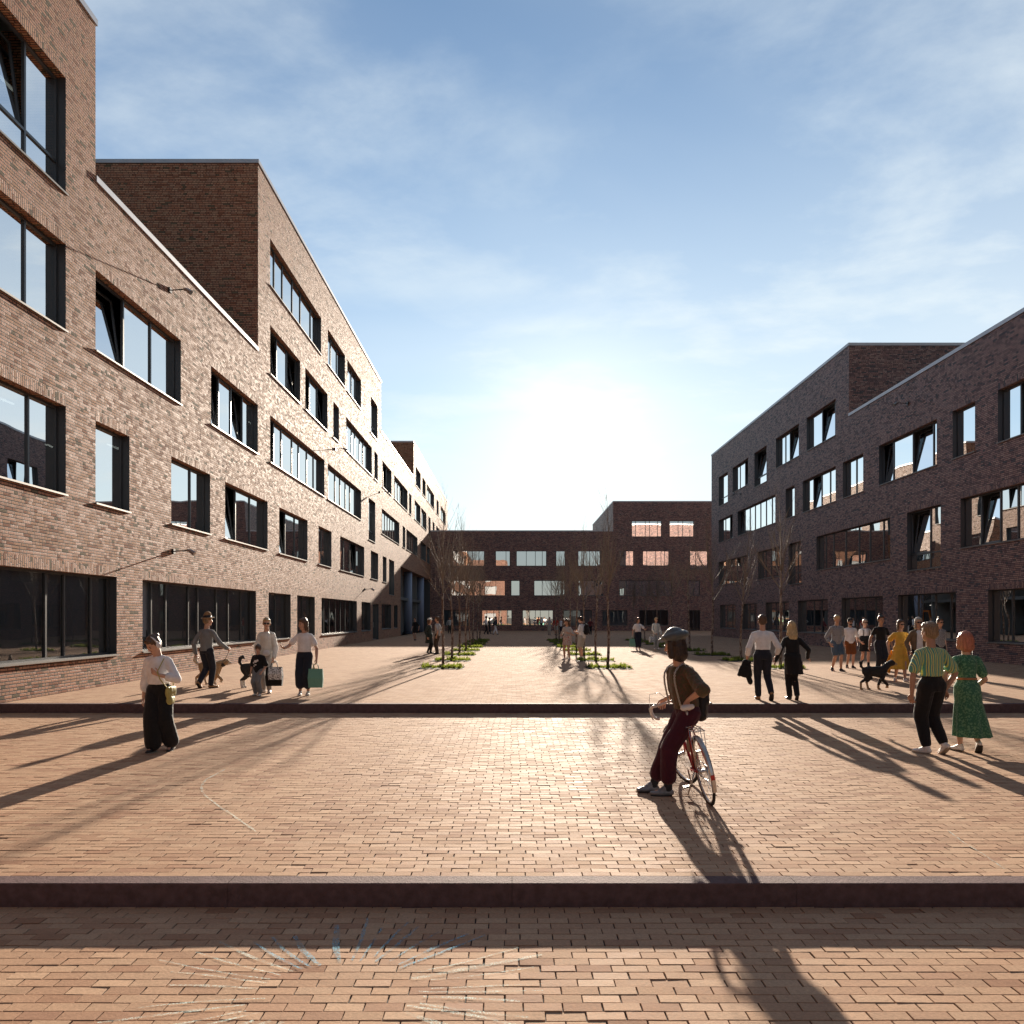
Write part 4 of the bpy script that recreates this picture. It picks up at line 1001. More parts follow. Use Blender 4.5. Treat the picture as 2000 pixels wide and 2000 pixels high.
C_FLOR = cloth('floral_cloth', (0.55, 0.52, 0.46), pat='print', c2=(0.45, 0.10, 0.10)); C_STRAW = cloth('felt_hat_tan', (0.30, 0.17, 0.08)); C_CAPG = cloth('grey_leather_cap', (0.085, 0.10, 0.105), 0.45); C_BELT = cloth('tan_leather', (0.38, 0.17, 0.07), 0.5)
C_KHAKI = cloth('khaki_cloth', (0.36, 0.33, 0.26)); C_LINEN = cloth('linen_shorts', (0.42, 0.40, 0.36)); C_SHOEW = pbr('white_shoe_leather', (0.75, 0.72, 0.68), 0.5); C_SHOEB = pbr('black_shoe_leather', (0.014, 0.014, 0.016), 0.3); C_SHOET = pbr('tan_shoe_leather', (0.32, 0.17, 0.07), 0.4)
C_SHOES = pbr('silver_black_shoe', (0.22, 0.23, 0.25), 0.35, var=0.4, vs=12); C_SOLE = pbr('rubber_sole', (0.30, 0.25, 0.20), 0.8); C_SOLEK = pbr('black_sole', (0.03, 0.028, 0.025), 0.7); C_BAGY = cloth('yellow_green_leather', (0.40, 0.36, 0.12), 0.5); C_MINT = cloth('mint_green_paper', (0.16, 0.36, 0.28), 0.6, var=0.04)
C_BAGB = cloth('black_leather', (0.018, 0.016, 0.016), 0.45); C_BAGW = cloth('white_paper_bag', (0.72, 0.71, 0.70), 0.6, pat='print', c2=(0.10, 0.09, 0.09)); C_GLS = pbr('dark_lens', (0.01, 0.01, 0.012), 0.1); C_HPH = pbr('white_plastic', (0.72, 0.72, 0.74), 0.35)
H_BLON = hairmat('blonde_hair', (0.50, 0.36, 0.19)); H_BRN = hairmat('brown_hair', (0.10, 0.055, 0.03)); H_DKB = hairmat('dark_brown_hair', (0.035, 0.02, 0.014)); H_RED = hairmat('copper_red_hair', (0.42, 0.15, 0.09)); H_SAND = hairmat('sandy_hair', (0.24, 0.16, 0.09)); H_GREYB = hairmat('ash_blonde_hair', (0.42, 0.37, 0.30))
def gp(px, py, z0=0.0):
    """photo pixel of a point on level z0 -> world"""
    Y = (EYE - z0) * F / (py - HY); return Vector(((px - HX) / F * Y, Y, z0))
def strap(name, pts, w, mat, parent=None):
    b = MB(); b.tube(pts, w, 6); return b.build(name, mat, parent, smooth=True)
def lump(name, prims, mats, parent=None, vox=.012, **k): return fuse(name, prims, mats, parent, vox=vox, **k)
def thing_at(name, label, cat, loc, rz=0, group=None): e = empty(name, loc, rz); tag(e, label, cat, group); return e
def belt(P, mat, t=.085, inf=.016):
    k = P.H; raw('belt', [P.torso(inf, t - .009, t + .009)], [mat], P.root)

# --- woman leaning on the bicycle
bw = Person((1.60, 8.37, Z_MID), 90, 1.74, 'person in grey cap, olive shirt and burgundy trousers leaning against a red bicycle', pel=(.01, -.145, .497), lean=(-.005, .052), ank={'L': (-.03, -.02, .045), 'R': (.07, .05, .045)},
            wr={'L': (-.10, -.128, .585), 'R': (.30, -.07, .55)}, yaw=-38, pitch=4, roll=-6, twist=28, toe=(-4, 6), vox=.009, el={'L': (-1, -.38, .05), 'R': (.1, -.5, -1)}, handdir={'L': (.35, .45, -.8), 'R': (.6, .3, -.7)}, hand_n={'L': (.5, 0, -.8), 'R': (-.3, .2, -1)})
bw.top(C_OLIVE, .50, hem=.035, loose=.9, r=(.036, .044, .040), disp=.030, inf=.017)
bw.legs(C_BURG, .86, r=(.066, .054, .046), disp=.016, top=.10)
bw.shoes(C_SHOES, C_SOLEK, high=.01, sock=(cloth('charcoal_sock', (0.03, 0.033, 0.04)), .42), name='shoe')
bw.hair(H_DKB, 'bob')
h = bw.hs; M = bw.M
cap_ = lump('cap', [p_ell(bw.HP(0, -.012, .066), M @ Matrix.Rotation(-.12, 3, 'X'), (.074 * h, .090 * h, .036 * h)), p_cap(bw.HP(0, -.01, .045), bw.HP(0, -.008, .06), (.055 * h, .064 * h), (.060 * h, .07 * h), side=M.col[0]), p_ell(bw.HP(0, .074, .052), M @ Matrix.Rotation(-.25, 3, 'X'), (.040 * h, .026 * h, .006 * h))], [C_CAPG], bw.root, vox=.006, disp=.010, dsz=.05, smooth=3)
C_STRAPD = cloth('dotted_strap', (0.02, 0.02, 0.02), pat='check', c2=(0.7, 0.7, 0.68))
k_ = bw.H
for sg, o_ in ((-1, .045), (1, .045)):
    pts = []
    for t in np.linspace(.06, .29, 9): pts.append(bw.pel + bw.spd * t * k_ + bw.rs * sg * (o_ + .01 * (1 - t / .29)) * k_ + bw.fs * (np.interp(t, [.06, .16, .22, .26, .29], [.070, .078, .080, .068, .036]) * k_ + .022))
    pts.append(bw.neck + bw.rs * sg * .045 * k_ + bw.spd * .012 * k_); 
    for t in np.linspace(.27, .06, 7): pts.append(bw.pel + bw.spd * t * k_ + bw.rs * sg * (.045 - .03 * (1 - t / .29)) * k_ - bw.fs * (np.interp(t, [.06, .16, .22, .27], [.072, .076, .076, .05]) * k_ + .020))
    bb = MB()
    for i in range(len(pts) - 1): 
        w = bw.rs * .016; bb.quad([pts[i] - w, pts[i] + w, pts[i + 1] + w, pts[i + 1] - w])
    bb.build('suspender', C_STRAPD, bw.root)
bag = thing_at('backpack', 'dark leather backpack hanging low behind the person leaning on the bicycle', 'backpack', (1.985, 8.40, .79), R(90))
lump('bag_body', [p_cap((0, 0, -.10), (.02, -.01, .11), (.15, .085), (.12, .075), side=(1, 0, 0)), p_cap((-.10, 0, -.13), (.10, 0, -.13), .055, .055), p_cap((0, -.05, .02), (0, -.05, .10), (.11, .05), (.10, .05), side=(1, 0, 0))], [C_BAGB], bag, vox=.012, disp=.02)
strap('shoulder_strap', [(.05, .06, .10), (.03, .13, .22), (-.02, .18, .36), (-.06, .20, .52), (-.06, .27, .56)], .011, C_BAGB, bag)
strap('buckle', [(-.05, -.115, .0), (.05, -.115, .0)], .008, M_STEEL, bag)

# --- woman with headphones
p0 = gp(312, 1467, Z_MID)
hp = Person(p0, 178, 1.64, 'person with white headphones, white blouse and wide black trousers walking towards the viewer', pel=(0, 0, .52), lean=(.01, .015), ank={'L': (-.075, -.06, .055), 'R': (.03, .05, .045)}, wr={'R': (.16, -.04, .45), 'L': (-.05, .13, .66)},
            yaw=-24, pitch=34, vox=.010, toe=(6, -4), el={'L': (-1, -.3, -.8)}, handdir={'L': (.8, .3, .5)}, hand_n={'L': (0, -1, .3)}, fp=(14, 0))
hp.top(C_WHITE, .72, hem=.055, loose=.8, r=(.042, .040, .036), disp=.018); hp.legs(C_BLACK, .93, r=(.064, .064, .070), top=.10, disp=.014); hp.shoes(C_SHOEB, C_SOLE); hp.hair(H_BRN, 'bun')
h = hp.hs; M = hp.M
hb = MB(); hb.tube([hp.HP(.056 * math.cos(a), -.004, .012 + .066 * math.sin(a)) for a in np.linspace(0, math.pi, 15)], .0075 * 1.64, 8); ho = hb.build('headphones', C_HPH, hp.root, smooth=True)
raw('ear_cup', [p_ell(hp.HP(sg * .058, -.004, -.004), M, (.013 * h, .024 * h, .028 * h)) for sg in (1,)], [C_HPH], ho); raw('ear_cup', [p_ell(hp.HP(-.058, -.004, -.004), M, (.013 * h, .024 * h, .028 * h))], [C_HPH], ho)
def bag_from(Pn, name, label, cat, side, drop, build, group=None, off=(0, 0, 0), rz=None):
    w = Pn.W(Pn.wr[side] + Pn.hd[side] * .05 * Pn.H + Vector(off)); e = thing_at(name, label, cat, w - Vector((0, 0, drop)), (Pn.root.rotation_euler[2] if rz is None else R(rz)), group); build(e, drop); return e
hx = hp.W((-.17, .03, .80)); hb_ = thing_at('handbag', 'small yellow-green leather handbag hanging from the person with headphones', 'handbag', hx, R(178))
lump('bag_body', [p_cap((0, -.09, .03), (0, .09, .03), (.035, .085), (.035, .085), side=(1, 0, 0)), p_cap((0, -.05, -.08), (0, .05, -.08), (.04, .07), (.04, .07), side=(1, 0, 0))], [C_BAGY], hb_, vox=.009, disp=.01)
lump('flap', [p_cap((-.03, -.07, .06), (-.03, .07, .06), (.018, .05), (.018, .05), side=(1, 0, 0))], [C_BAGY], hb_, vox=.008)
sh_ = hp.sh['L'] + Vector((.04, .02, .055)); q_ = [Vector((0, .08, .08)), Vector((.05, .11, .22)), Vector((.10, .12, .34))]
base_ = Vector((-.17, .03, .80)); pts = [base_ + Vector((.0, .08, .08)), hp.wr['L'] + Vector((-.04, .03, -.06)), hp.wr['L'] + Vector((.0, .03, .04)), sh_ + Vector((0, .06, -.05)), sh_, sh_ + Vector((0, -.07, -.04)), base_ + Vector((0.02, -.11, .25)), base_ + Vector((0, -.08, .08))]
strap('shoulder_strap', [p - base_ for p in pts], .007, C_BAGY, hb_)

# --- couple on the right
pm = gp(1822, 1472, Z_MID)
sm = Person(pm, 12, 1.80, 'person in striped green and yellow shirt and black trousers walking away holding hands', sex='m', skin=SKIN2, pel=(0, .01, .515), lean=(0, .01), ank={'L': (-.045, .01, .045), 'R': (.05, -.06, .075)}, wr={'L': (-.175, .01, .455), 'R': (.125, .02, .48)},
            vox=.010, yaw=8, toe=(28, 6), fp=(0, 42), el={'L': (-1, -.5, 0), 'R': (1, -.4, 0)}, handdir={'R': (.5, .1, -.8)}, hand_n={'L': (1, 0.3, 0)})
sm.top(C_STRIPE, .36, hem=.075, loose=.6, r=(.042, .046, .03), disp=.016); sm.legs(C_BLACK, .93, r=(.066, .053, .036), top=.10); sm.shoes(C_SHOEW, C_SOLE, sock=(C_WHITE, .14)); sm.hair(H_SAND, 'short')
pw = gp(1890, 1468, Z_MID)
gw = Person(pw, 2, 1.66, 'person with copper red bob and long green patterned dress walking away on the right', pel=(0, .01, .52), lean=(0, .01), ank={'L': (-.045, .03, .045), 'R': (.05, -.07, .08)}, wr={'L': (-.20, .0, .515), 'R': (.12, .12, .52)}, vox=.010, toe=(20, -20), fp=(0, 48),
            el={'L': (-1, -.6, 0)}, handdir={'L': (-.6, .1, -.8)}, hand_n={'L': (.3, 1, 0)})
gw.skirt(C_GREEN, hem=.13, r=.15, off=(.035, -.02), name='dress', bodice=True, sleeve=.34, fold=.08, nf=11, wr_=(.036, .042, .044)); belt(gw, C_BELT, .092, .018); gw.shoes(C_SHOEW, C_SOLEK); gw.hair(H_RED, 'bob')
hb2 = thing_at('handbag', 'small dark handbag carried at the far side by the person in the green dress', 'handbag', gw.W((.155, .05, .80)), 0)
lump('bag_body', [p_cap((0, 0, -.06), (0, 0, .06), (.03, .07), (.03, .06), side=(1, 0, 0))], [C_BAGB], hb2, vox=.010); strap('shoulder_strap', [(0, .03, .11), (-.01, .03, .25), (-.04, .02, .45), (-.05, 0, .62)], .005, C_BAGB, hb2)

# --- two walking away, white shirt and blonde
pa = gp(1490, 1367)
ma = Person(pa, -4, 1.74, 'person in white shirt and dark trousers walking away with a jacket over the arm', sex='m', pel=(0, .01, .52), lean=(0, .01), ank={'L': (-.04, .05, .045), 'R': (.075, -.09, .09)}, wr={'L': (-.175, .04, .475), 'R': (.165, .05, .50)}, vox=.012, fp=(0, 50), toe=(5, -5), yaw=-4)
ma.top(C_WHITE, .74, hem=.07, loose=.5, r=(.036, .036, .030)); belt(ma, C_BELT); ma.legs(C_NAVY, .97, r=(.060, .045, .036)); ma.shoes(C_SHOET, C_SOLEK); ma.hair(H_BRN, 'tight')
jk = thing_at('jacket', 'black jacket hanging over the arm of the person in white shirt', 'jacket', ma.W((-.185 * 1.74, .06, .56)), R(-4))
lump('jacket_cloth', [p_cap((0, 0, .22), (0, 0, -.06), (.09, .05), (.13, .05), side=(1, 0, 0)), p_cap((-.09, 0, .1), (-.13, 0, -.04), .04, .05), p_cap((.05, 0, -.1), (.08, 0, -.2), .05, .06)], [C_BLACK], jk, vox=.014, disp=.04)
pb = gp(1548, 1367)
wb = Person(pb, -2, 1.60, 'person with long blonde hair in black coat walking away beside the white shirt', pel=(0, .01, .52), lean=(0, .01), ank={'L': (-.02, .05, .045), 'R': (.035, -.07, .07)}, wr={'L': (-.20, .05, .49), 'R': (.20, .04, .53)}, vox=.012, fp=(0, 35), handdir={'R': (.8, .3, -.3)})
wb.top(C_BLACK, .97, hem=-.03, loose=.5, name='coat'); wb.skirt(C_BLACK, hem=.33, r=.10, name='skirt', fold=.05, off=(.03, -.01), top=.10); wb.legs(C_BLACK, .98, r=(.054, .042, .036)); wb.shoes(C_SHOEB); wb.hair(H_BLON, 'long')
hb3 = thing_at('handbag', 'black shoulder bag hanging beside the blonde person in black coat', 'handbag', wb.W((.15, -.02, .70)), 0)
lump('bag_body', [p_cap((0, 0, -.07), (0, 0, .07), (.05, .09), (.045, .08), side=(1, 0, 0))], [C_BAGB], hb3, vox=.014); strap('shoulder_strap', [(0, .03, .13), (-.02, .01, .4), (-.06, 0, .62), (-.2, -.04, .3)], .006, C_BAGB, hb3)

# --- group approaching on the right
GR = 'friends walking together on the right'
def walker(px, py, H, lab, hd=180, st=.06, sw=.04, z0=0, vox=.014, **k):
    """walking figure, stride st, arm swing sw"""
    a = dict(pel=(0, 0, .518), ank={'L': (-.045, st, .045), 'R': (.045, -st, .06)}, wr={'L': (-.15, -sw, .48), 'R': (.15, sw, .49)}, fp=(0, 28)); a.update(k)
    return Person(gp(px, py, z0), hd, H, lab, vox=vox, **a)
g1 = walker(1634, 1311, 1.76, 'person in checked shirt and denim shorts, leftmost of the walking friends', 190, sex='m', yaw=-20, pitch=15, group=GR); g1.top(C_PLAID, .8, hem=-.035, loose=.9, r=(.038, .038, .03)); g1.legs(C_DENIM, .40, r=(.060, .056, .05)); g1.shoes(C_SHOEB, C_SHOEW); g1.hair(H_BLON, 'short')
g2 = walker(1660, 1305, 1.66, 'person in white t-shirt, brown shorts and black cap among the walking friends', 178, st=.03, sex='m', group=GR, wr={'L': (-.14, .03, .50), 'R': (.15, .03, .50)}); g2.top(C_WHITE, .38, hem=-.02, loose=1.0, r=(.038, .042, .03)); g2.legs(C_BROWN, .42, r=(.062, .056, .05)); g2.shoes(C_SHOEB, C_SOLE); g2.hair(H_DKB, 'tight'); g2.glasses(C_GLS)
lump('beard', [p_ell(g2.HP(0, .030, -.048), g2.M, (.030 * g2.hs, .026 * g2.hs, .024 * g2.hs))], [H_DKB], g2.root, vox=.008)
def capon(Pn, mat):
    h = Pn.hs; lump('cap', [p_ell(Pn.HP(0, -.006, .040), Pn.M, (.052 * h, .062 * h, .044 * h)), p_ell(Pn.HP(0, .060, .038), Pn.M, (.034 * h, .032 * h, .006 * h))], [mat], Pn.root, vox=.008)
capon(g2, C_BLACK)
g3 = walker(1689, 1303, 1.62, 'person in black pinafore dress over white t-shirt among the walking friends', 176, st=.08, group=GR, wr={'L': (-.13, .0, .50), 'R': (.10, .08, .52)}); g3.top(C_WHITE, .36, loose=.5, r=(.036, .038, .03), hem=.05); g3.skirt(C_BLACK, hem=.33, r=.12, name='pinafore', top=.16, fold=.05)
for sg in (-1, 1): strap('strap', [g3.pel + g3.spd * t * 1.62 + g3.rs * sg * .06 * 1.62 + g3.fs * f_ * 1.62 for t, f_ in ((.14, .080), (.2, .082), (.26, .072), (.285, .045))], .012, C_BLACK, g3.root)
g3.shoes(C_SHOEB, sock=(C_BLACK, .2)); g3.hair(H_GREYB, 'pony'); g3.glasses(C_GLS)
g4 = walker(1720, 1317, 1.74, 'person in black short-sleeved shirt and high dark trousers in the middle of the walking friends', 178, st=.03, group=GR, wr={'L': (-.20, .0, .47), 'R': (.20, .02, .47)}, skin=SKIN2); g4.top(C_BLACK, .26, hem=.07, loose=.3); g4.legs(C_NAVY, .96, r=(.062, .050, .034), top=.11); belt(g4, C_BAGB, .10); g4.shoes(C_SHOEB); g4.hair(H_DKB, 'topbun')
raw('headband', [p_cap(g4.HP(-.045, .012, .052), g4.HP(.045, .012, .052), .017, .017)], [C_RED], g4.root)
g5 = walker(1758, 1331, 1.62, 'laughing person in long mustard yellow dress among the walking friends', 172, st=.09, group=GR, wr={'L': (-.15, .05, .49), 'R': (.17, -.02, .50)}, yaw=16, vox=.012); g5.skirt(C_YELL, hem=.20, r=.17, name='dress', bodice=True, sleeve=.30, fold=.12, nf=8, off=(.01, -.03), wr_=(.036, .044, .05)); g5.shoes(C_SHOEW, C_SOLEK); g5.hair(H_BRN, 'shoulder'); g5.glasses(C_GLS)
raw('belt', [g5.torso(.018, .082, .10)], [C_YELL], g5.root)
sc = thing_at('scarf', 'bright orange scarf trailing between the black-shirted and yellow-dressed friends', 'scarf', g5.W((.26, -.10, .25)), R(172))
lump('scarf_cloth', [p_cap((-.07, 0, .56), (.0, 0, .15), (.02, .012), (.09, .012), side=(1, 0, 0)), p_cap((.0, 0, .15), (.07, 0, 0), (.09, .012), (.12, .01), side=(1, 0, 0))], [cloth('orange_cloth', (0.75, 0.33, 0.03))], sc, vox=.008, disp=.02)
g6 = walker(1793, 1333, 1.68, 'person in brown jacket, white t-shirt and grey beanie at the right of the walking friends', 178, st=.05, group=GR, yaw=-8); g6.top(C_WHITE, 0, hem=-.01, loose=.4, inf=.014, name='t_shirt')
for sg in (-1, 1):
    q = 'R' if sg > 0 else 'L'; k = g6.H
    lump('jacket', g6.arm(q, .036 * k, .034 * k, .028 * k, .95) + [p_cap(g6.neck + g6.rs * sg * .02 * k - g6.spd * .02 * k, g6.sh[q], .036 * k, .038 * k), p_cap(g6.pel + g6.spd * .24 * k + g6.rs * sg * .062 * k, g6.pel + g6.spd * .01 * k + g6.rs * sg * .068 * k, (.034 * k, .072 * k), (.034 * k, .074 * k), side=g6.rs)], [C_JACK], g6.root, vox=.012, disp=.012)
g6.legs(C_NAVY, .93, r=(.054, .042, .034)); g6.shoes(C_SHOEW, C_SOLE); g6.hair(H_GREYB, 'shoulder'); g6.glasses(C_GLS)
h = g6.hs; lump('beanie', [p_ell(g6.HP(0, -.012, .042), g6.M, (.054 * h, .062 * h, .046 * h))], [C_LGREY], g6.root, vox=.008)
g7 = walker(1835, 1318, 1.66, 'person with brown hair and patterned shirt mostly hidden behind the striped shirt', 185, st=.04, group=GR); g7.top(C_PLAID, .5, loose=.6); g7.legs(C_NAVY, .95); g7.shoes(C_SHOEB); g7.hair(H_BRN, 'topbun'); g7.glasses(C_GLS)

# --- group on the left
ph = gp(403, 1344)
hm = Person(ph, -22, 1.74, 'person in brown hat, grey sweater and dark trousers walking away with a tan dog', sex='m', pel=(0, 0, .518), ank={'L': (-.04, -.09, .085), 'R': (.04, .04, .045)}, wr={'L': (-.17, -.02, .47), 'R': (.21, .17, .54)}, vox=.012, fp=(45, 0), toe=(5, -25), yaw=-22, el={'R': (.6, -1, -.4)})
hm.top(C_GREY, .97, hem=-.01, loose=.5, r=(.036, .034, .028)); hm.legs(C_NAVY, .97, r=(.060, .045, .036)); hm.shoes(C_SHOET, C_SOLEK); hm.hair(H_SAND, 'tight'); h = hm.hs; M = hm.M @ Matrix.Rotation(.08, 3, 'X')
lump('hat', [p_cap(hm.HP(0, -.008, .040), hm.HP(0, -.004, .088), (.055 * h, .062 * h), (.042 * h, .052 * h), side=M.col[0]), p_ell(hm.HP(0, -.004, .040), M, (.086 * h, .098 * h, .0075 * h))], [C_STRAW], hm.root, vox=.007, smooth=2)
raw('hat_band', [p_cap(hm.HP(0, -.008, .042), hm.HP(0, -.007, .052), (.0565 * h, .0635 * h), (.056 * h, .063 * h), side=M.col[0], caps=2)], [C_BAGB], hm.root)
pj = gp(521, 1353)
def jacket_woman(loc, hd, lab, vox=.012, mirror=1, **kw):
    w_ = Person(loc, hd, 1.68, lab, pel=(0, 0, .523), ank={'L': (-.045, .02, .045), 'R': (.04, 0, .045)}, wr={'L': (-.14, .09, .47), 'R': (.05, .14, .50)}, vox=vox, toe=(25, -12), yaw=25, pitch=6, el={'R': (1, -.4, -.3)}, **kw)
    w_.top(C_OFFW, .96, hem=-.03, loose=.6, name='jacket', r=(.038, .036, .030), disp=.02); w_.legs(C_LGREY, .96, r=(.054, .040, .034)); w_.shoes(C_SHOEW, C_SOLE); w_.hair(H_BLON, 'tight'); w_.glasses(C_GLS)
    lump('neckline', [p_cap(w_.neck + w_.fs * .03 - w_.spd * .01, w_.pel + w_.spd * .16 * 1.68 + w_.fs * .095, (.03, .02), (.02, .02), side=w_.rs)], [C_LGREY], w_.root, vox=.008)
    return w_
jw = jacket_woman(pj, 172, 'person in off-white jacket and sunglasses standing behind a child on the left')
def box_bag(e, w, d, hgt, mat, hm_=None, name='bag_body', taper=.9, mid=0):
    b = MB(); z0 = -hgt; P = [(-w * taper, -d * .9, z0), (w * taper, -d * .9, z0), (w * taper, d * .9, z0), (-w * taper, d * .9, z0), (-w, -d, z0 + hgt * .5), (w, -d, z0 + hgt * .5), (w, d, z0 + hgt * .5), (-w, d, z0 + hgt * .5), (-w * .92, -d * .35, 0), (w * .92, -d * .35, 0), (w * .92, d * .35, 0), (-w * .92, d * .35, 0)]
    b.arr(P, [(3, 2, 1, 0), (0, 1, 5, 4), (1, 2, 6, 5), (2, 3, 7, 6), (3, 0, 4, 7), (4, 5, 9, 8), (5, 6, 10, 9), (6, 7, 11, 10), (7, 4, 8, 11)]); o = b.build(name, mat, e)
    for sg in (-1, 1): strap('bag_handle', [(-w * .4, sg * d * .3, -.01), (-w * .3, sg * d * .3, .08), (0, 0, .12), (w * .3, sg * d * .3, .08), (w * .4, sg * d * .3, -.01)], .006, hm_ or mat, e)
    return o
wj = jw.W(jw.wr['L'] + jw.hd['L'] * .06)
b1 = thing_at('paper_bag', 'white printed carrier bag held by the person in off-white jacket beside the child', 'bag', (wj.x + .06, wj.y - .07, wj.z - .15), R(14)); box_bag(b1, .15, .07, .27, C_BAGW)
b2 = thing_at('paper_bag', 'black carrier bag hanging behind the white printed bag on the left', 'bag', (wj.x, wj.y + .08, wj.z - .15), R(4)); box_bag(b2, .19, .07, .42, C_BLACK)
cb_ = thing_at('handbag', 'small white crossbody bag on the front of the person in off-white jacket', 'handbag', jw.W((-.07, .17, .90)), R(172)); lump('bag_body', [p_cap((-.05, 0, 0), (.05, 0, 0), (.025, .06), (.025, .06), side=(0, 1, 0))], [C_HPH], cb_, vox=.01)
strap('shoulder_strap', [(-.07, 0, .05), (-.05, .0, .3), (-.03, -.06, .47)], .005, C_HPH, cb_)
pc = gp(505, 1359)
kid = Person(pc, 165, 1.12, 'small child in black t-shirt with white print and grey trousers on the left', sex='m', pel=(0, 0, .50), ank={'L': (-.06, .03, .05), 'R': (.06, 0, .05)}, wr={'L': (-.13, .08, .47), 'R': (.15, .04, .42)}, vox=.011, yaw=20, pitch=10, group=None)
kid.hs *= 1.12; kid.top(C_BLACK, .42, hem=-.05, loose=1.0, r=(.046, .05, .04), inf=.016); kid.legs(C_GREY, .95, r=(.066, .050, .042)); kid.shoes(C_SHOEW, C_SOLE); kid.hair(H_BRN, 'tight')
b = MB()
for (cx, cz, rx, rz) in ((0, .0, .035, .03), (.05, -.03, .022, .02), (-.045, .02, .02, .024), (.0, -.075, .028, .012), (.035, -.10, .02, .012)):
    b.arr([kid.pel + kid.spd * (.17 * 1.12 + cz + rz * math.sin(a)) + kid.rs * (cx + rx * math.cos(a)) + kid.fs * (.118 - 1.2 * (cx + rx * math.cos(a)) ** 2 * 3) for a in np.linspace(0, 2 * math.pi, 10, endpoint=False)], [tuple(range(10))])
b.build('shirt_print', C_WHITE, kid.root)
def tee_woman(loc, hd, lab, vox=.012, mir=1, **kw):
    q, r_ = ('L', 'R') if mir > 0 else ('R', 'L')
    w_ = Person(loc, hd, 1.66, lab, pel=(0, 0, .523), ank={'L': (-.045, -.01, .045), 'R': (.045, .03, .045)}, wr={q: (-.17 * mir, .02, .47), r_: (.21 * mir, .17, .62)}, vox=vox, toe=(10, 10), yaw=-35 * mir, pitch=6, el={r_: (mir * 1, -.2, -1)}, handdir={r_: (.5 * mir, .5, .5)}, hand_n={r_: (0, 0, 1)}, **kw)
    w_.top(C_WHITE, .30, hem=.045, loose=.8, r=(.040, .042, .03)); w_.legs(C_NAVY, .80, r=(.062, .058, .058)); w_.shoes(C_SHOEW, C_SOLE); w_.hair(H_BRN, 'shoulder')
    wj = w_.W(w_.wr[q] + w_.hd[q] * .06); return w_, wj
tw_, wj = tee_woman(gp(595, 1358), 172, 'person in white t-shirt and navy trousers talking on the left with raised hand')
b3 = thing_at('paper_bag', 'mint green carrier bag held by the person in white t-shirt on the left', 'bag', (wj.x + .0, wj.y - .06, wj.z - .14), R(6)); box_bag(b3, .16, .07, .40, C_MINT)
b4 = thing_at('paper_bag', 'brown carrier bag behind the mint green bag on the left', 'bag', (wj.x - .12, wj.y + .09, wj.z - .14), R(-8)); box_bag(b4, .13, .05, .34, cloth('kraft_paper', (0.30, 0.17, 0.09), 0.8))
tw2, wj = tee_woman(gp(1246, 1270), 175, 'person in white t-shirt and navy trousers standing beyond the middle trees', vox=.016, mir=-1)
b5 = thing_at('paper_bag', 'mint green carrier bag held by the person beyond the middle trees', 'bag', (wj.x, wj.y - .06, wj.z - .14), R(6)); box_bag(b5, .16, .07, .40, C_MINT)
jw2 = jacket_woman(gp(1281, 1268.5), 185, 'person in off-white jacket and grey trousers standing beyond the middle trees', vox=.016)
wj = jw2.W(jw2.wr['R']); b6 = thing_at('paper_bag', 'white carrier bag held by the person in off-white jacket beyond the trees', 'bag', (wj.x - .2, wj.y - .05, wj.z - .15), R(14)); box_bag(b6, .15, .07, .30, C_BAGW)

# --- farther pairs
pk = walker(838, 1277, 1.64, 'person in long dark coat and pale hat facing another by the left trees', 250, st=.02, sex='f', vox=.016, wr={'L': (-.15, .03, .47), 'R': (.15, .02, .47)}); pk.top(C_DKG, .96, loose=.7, name='coat'); pk.skirt(C_DKG, hem=.30, r=.12, name='coat_skirt', fold=.04, top=.10); pk.legs(C_BLACK, .97, r=(.05, .04, .03)); pk.shoes(C_SHOEB); pk.hair(H_BRN, 'bob')
h = pk.hs; lump('hat', [p_ell(pk.HP(0, -.008, .050), pk.M, (.056 * h, .062 * h, .036 * h)), p_ell(pk.HP(0, 0, .038), pk.M, (.08 * h, .085 * h, .008 * h))], [C_OFFW], pk.root, vox=.008)
pk2 = walker(855, 1277.5, 1.72, 'person in grey t-shirt and brown trousers standing with the dark coat by left trees', 70, st=.0, sex='m', vox=.016, fp=(0, 0), ank={'L': (-.05, 0, .045), 'R': (.05, .02, .045)}); pk2.top(C_LGREY, .4, loose=.7); pk2.legs(cloth('brown_trousers', (0.07, 0.045, 0.03)), .96); pk2.shoes(C_SHOEB); pk2.hair(H_BRN, 'short')
gl = walker(1108, 1289, 1.62, 'person with very long brown hair and floral skirt standing by middle trees', 150, st=.02, fp=(0, 0), vox=.014, ank={'L': (-.06, 0, .045), 'R': (.06, .03, .045)}, wr={'L': (-.10, .13, .66), 'R': (.12, .10, .60)}, pitch=18); gl.top(C_LGREY, .4, hem=.03, loose=.6); gl.skirt(C_FLOR, hem=.36, r=.13, fold=.06); gl.shoes(C_SHOEW, C_SOLE); gl.hair(H_BRN, 'long')
gm = walker(1137, 1287, 1.74, 'person in white t-shirt and pale shorts wearing a black backpack by middle trees', 55, st=.02, fp=(0, 0), sex='m', vox=.014, ank={'L': (-.06, 0, .045), 'R': (.06, .03, .045)}, wr={'L': (-.08, .15, .64), 'R': (.08, .15, .64)}, pitch=28, toe=(40, 20)); gm.top(C_WHITE, .4, hem=-.035, loose=1.0); gm.legs(C_LINEN, .45, r=(.06, .055, .05)); gm.shoes(C_SHOEW, C_SOLE); gm.hair(H_DKB, 'short')
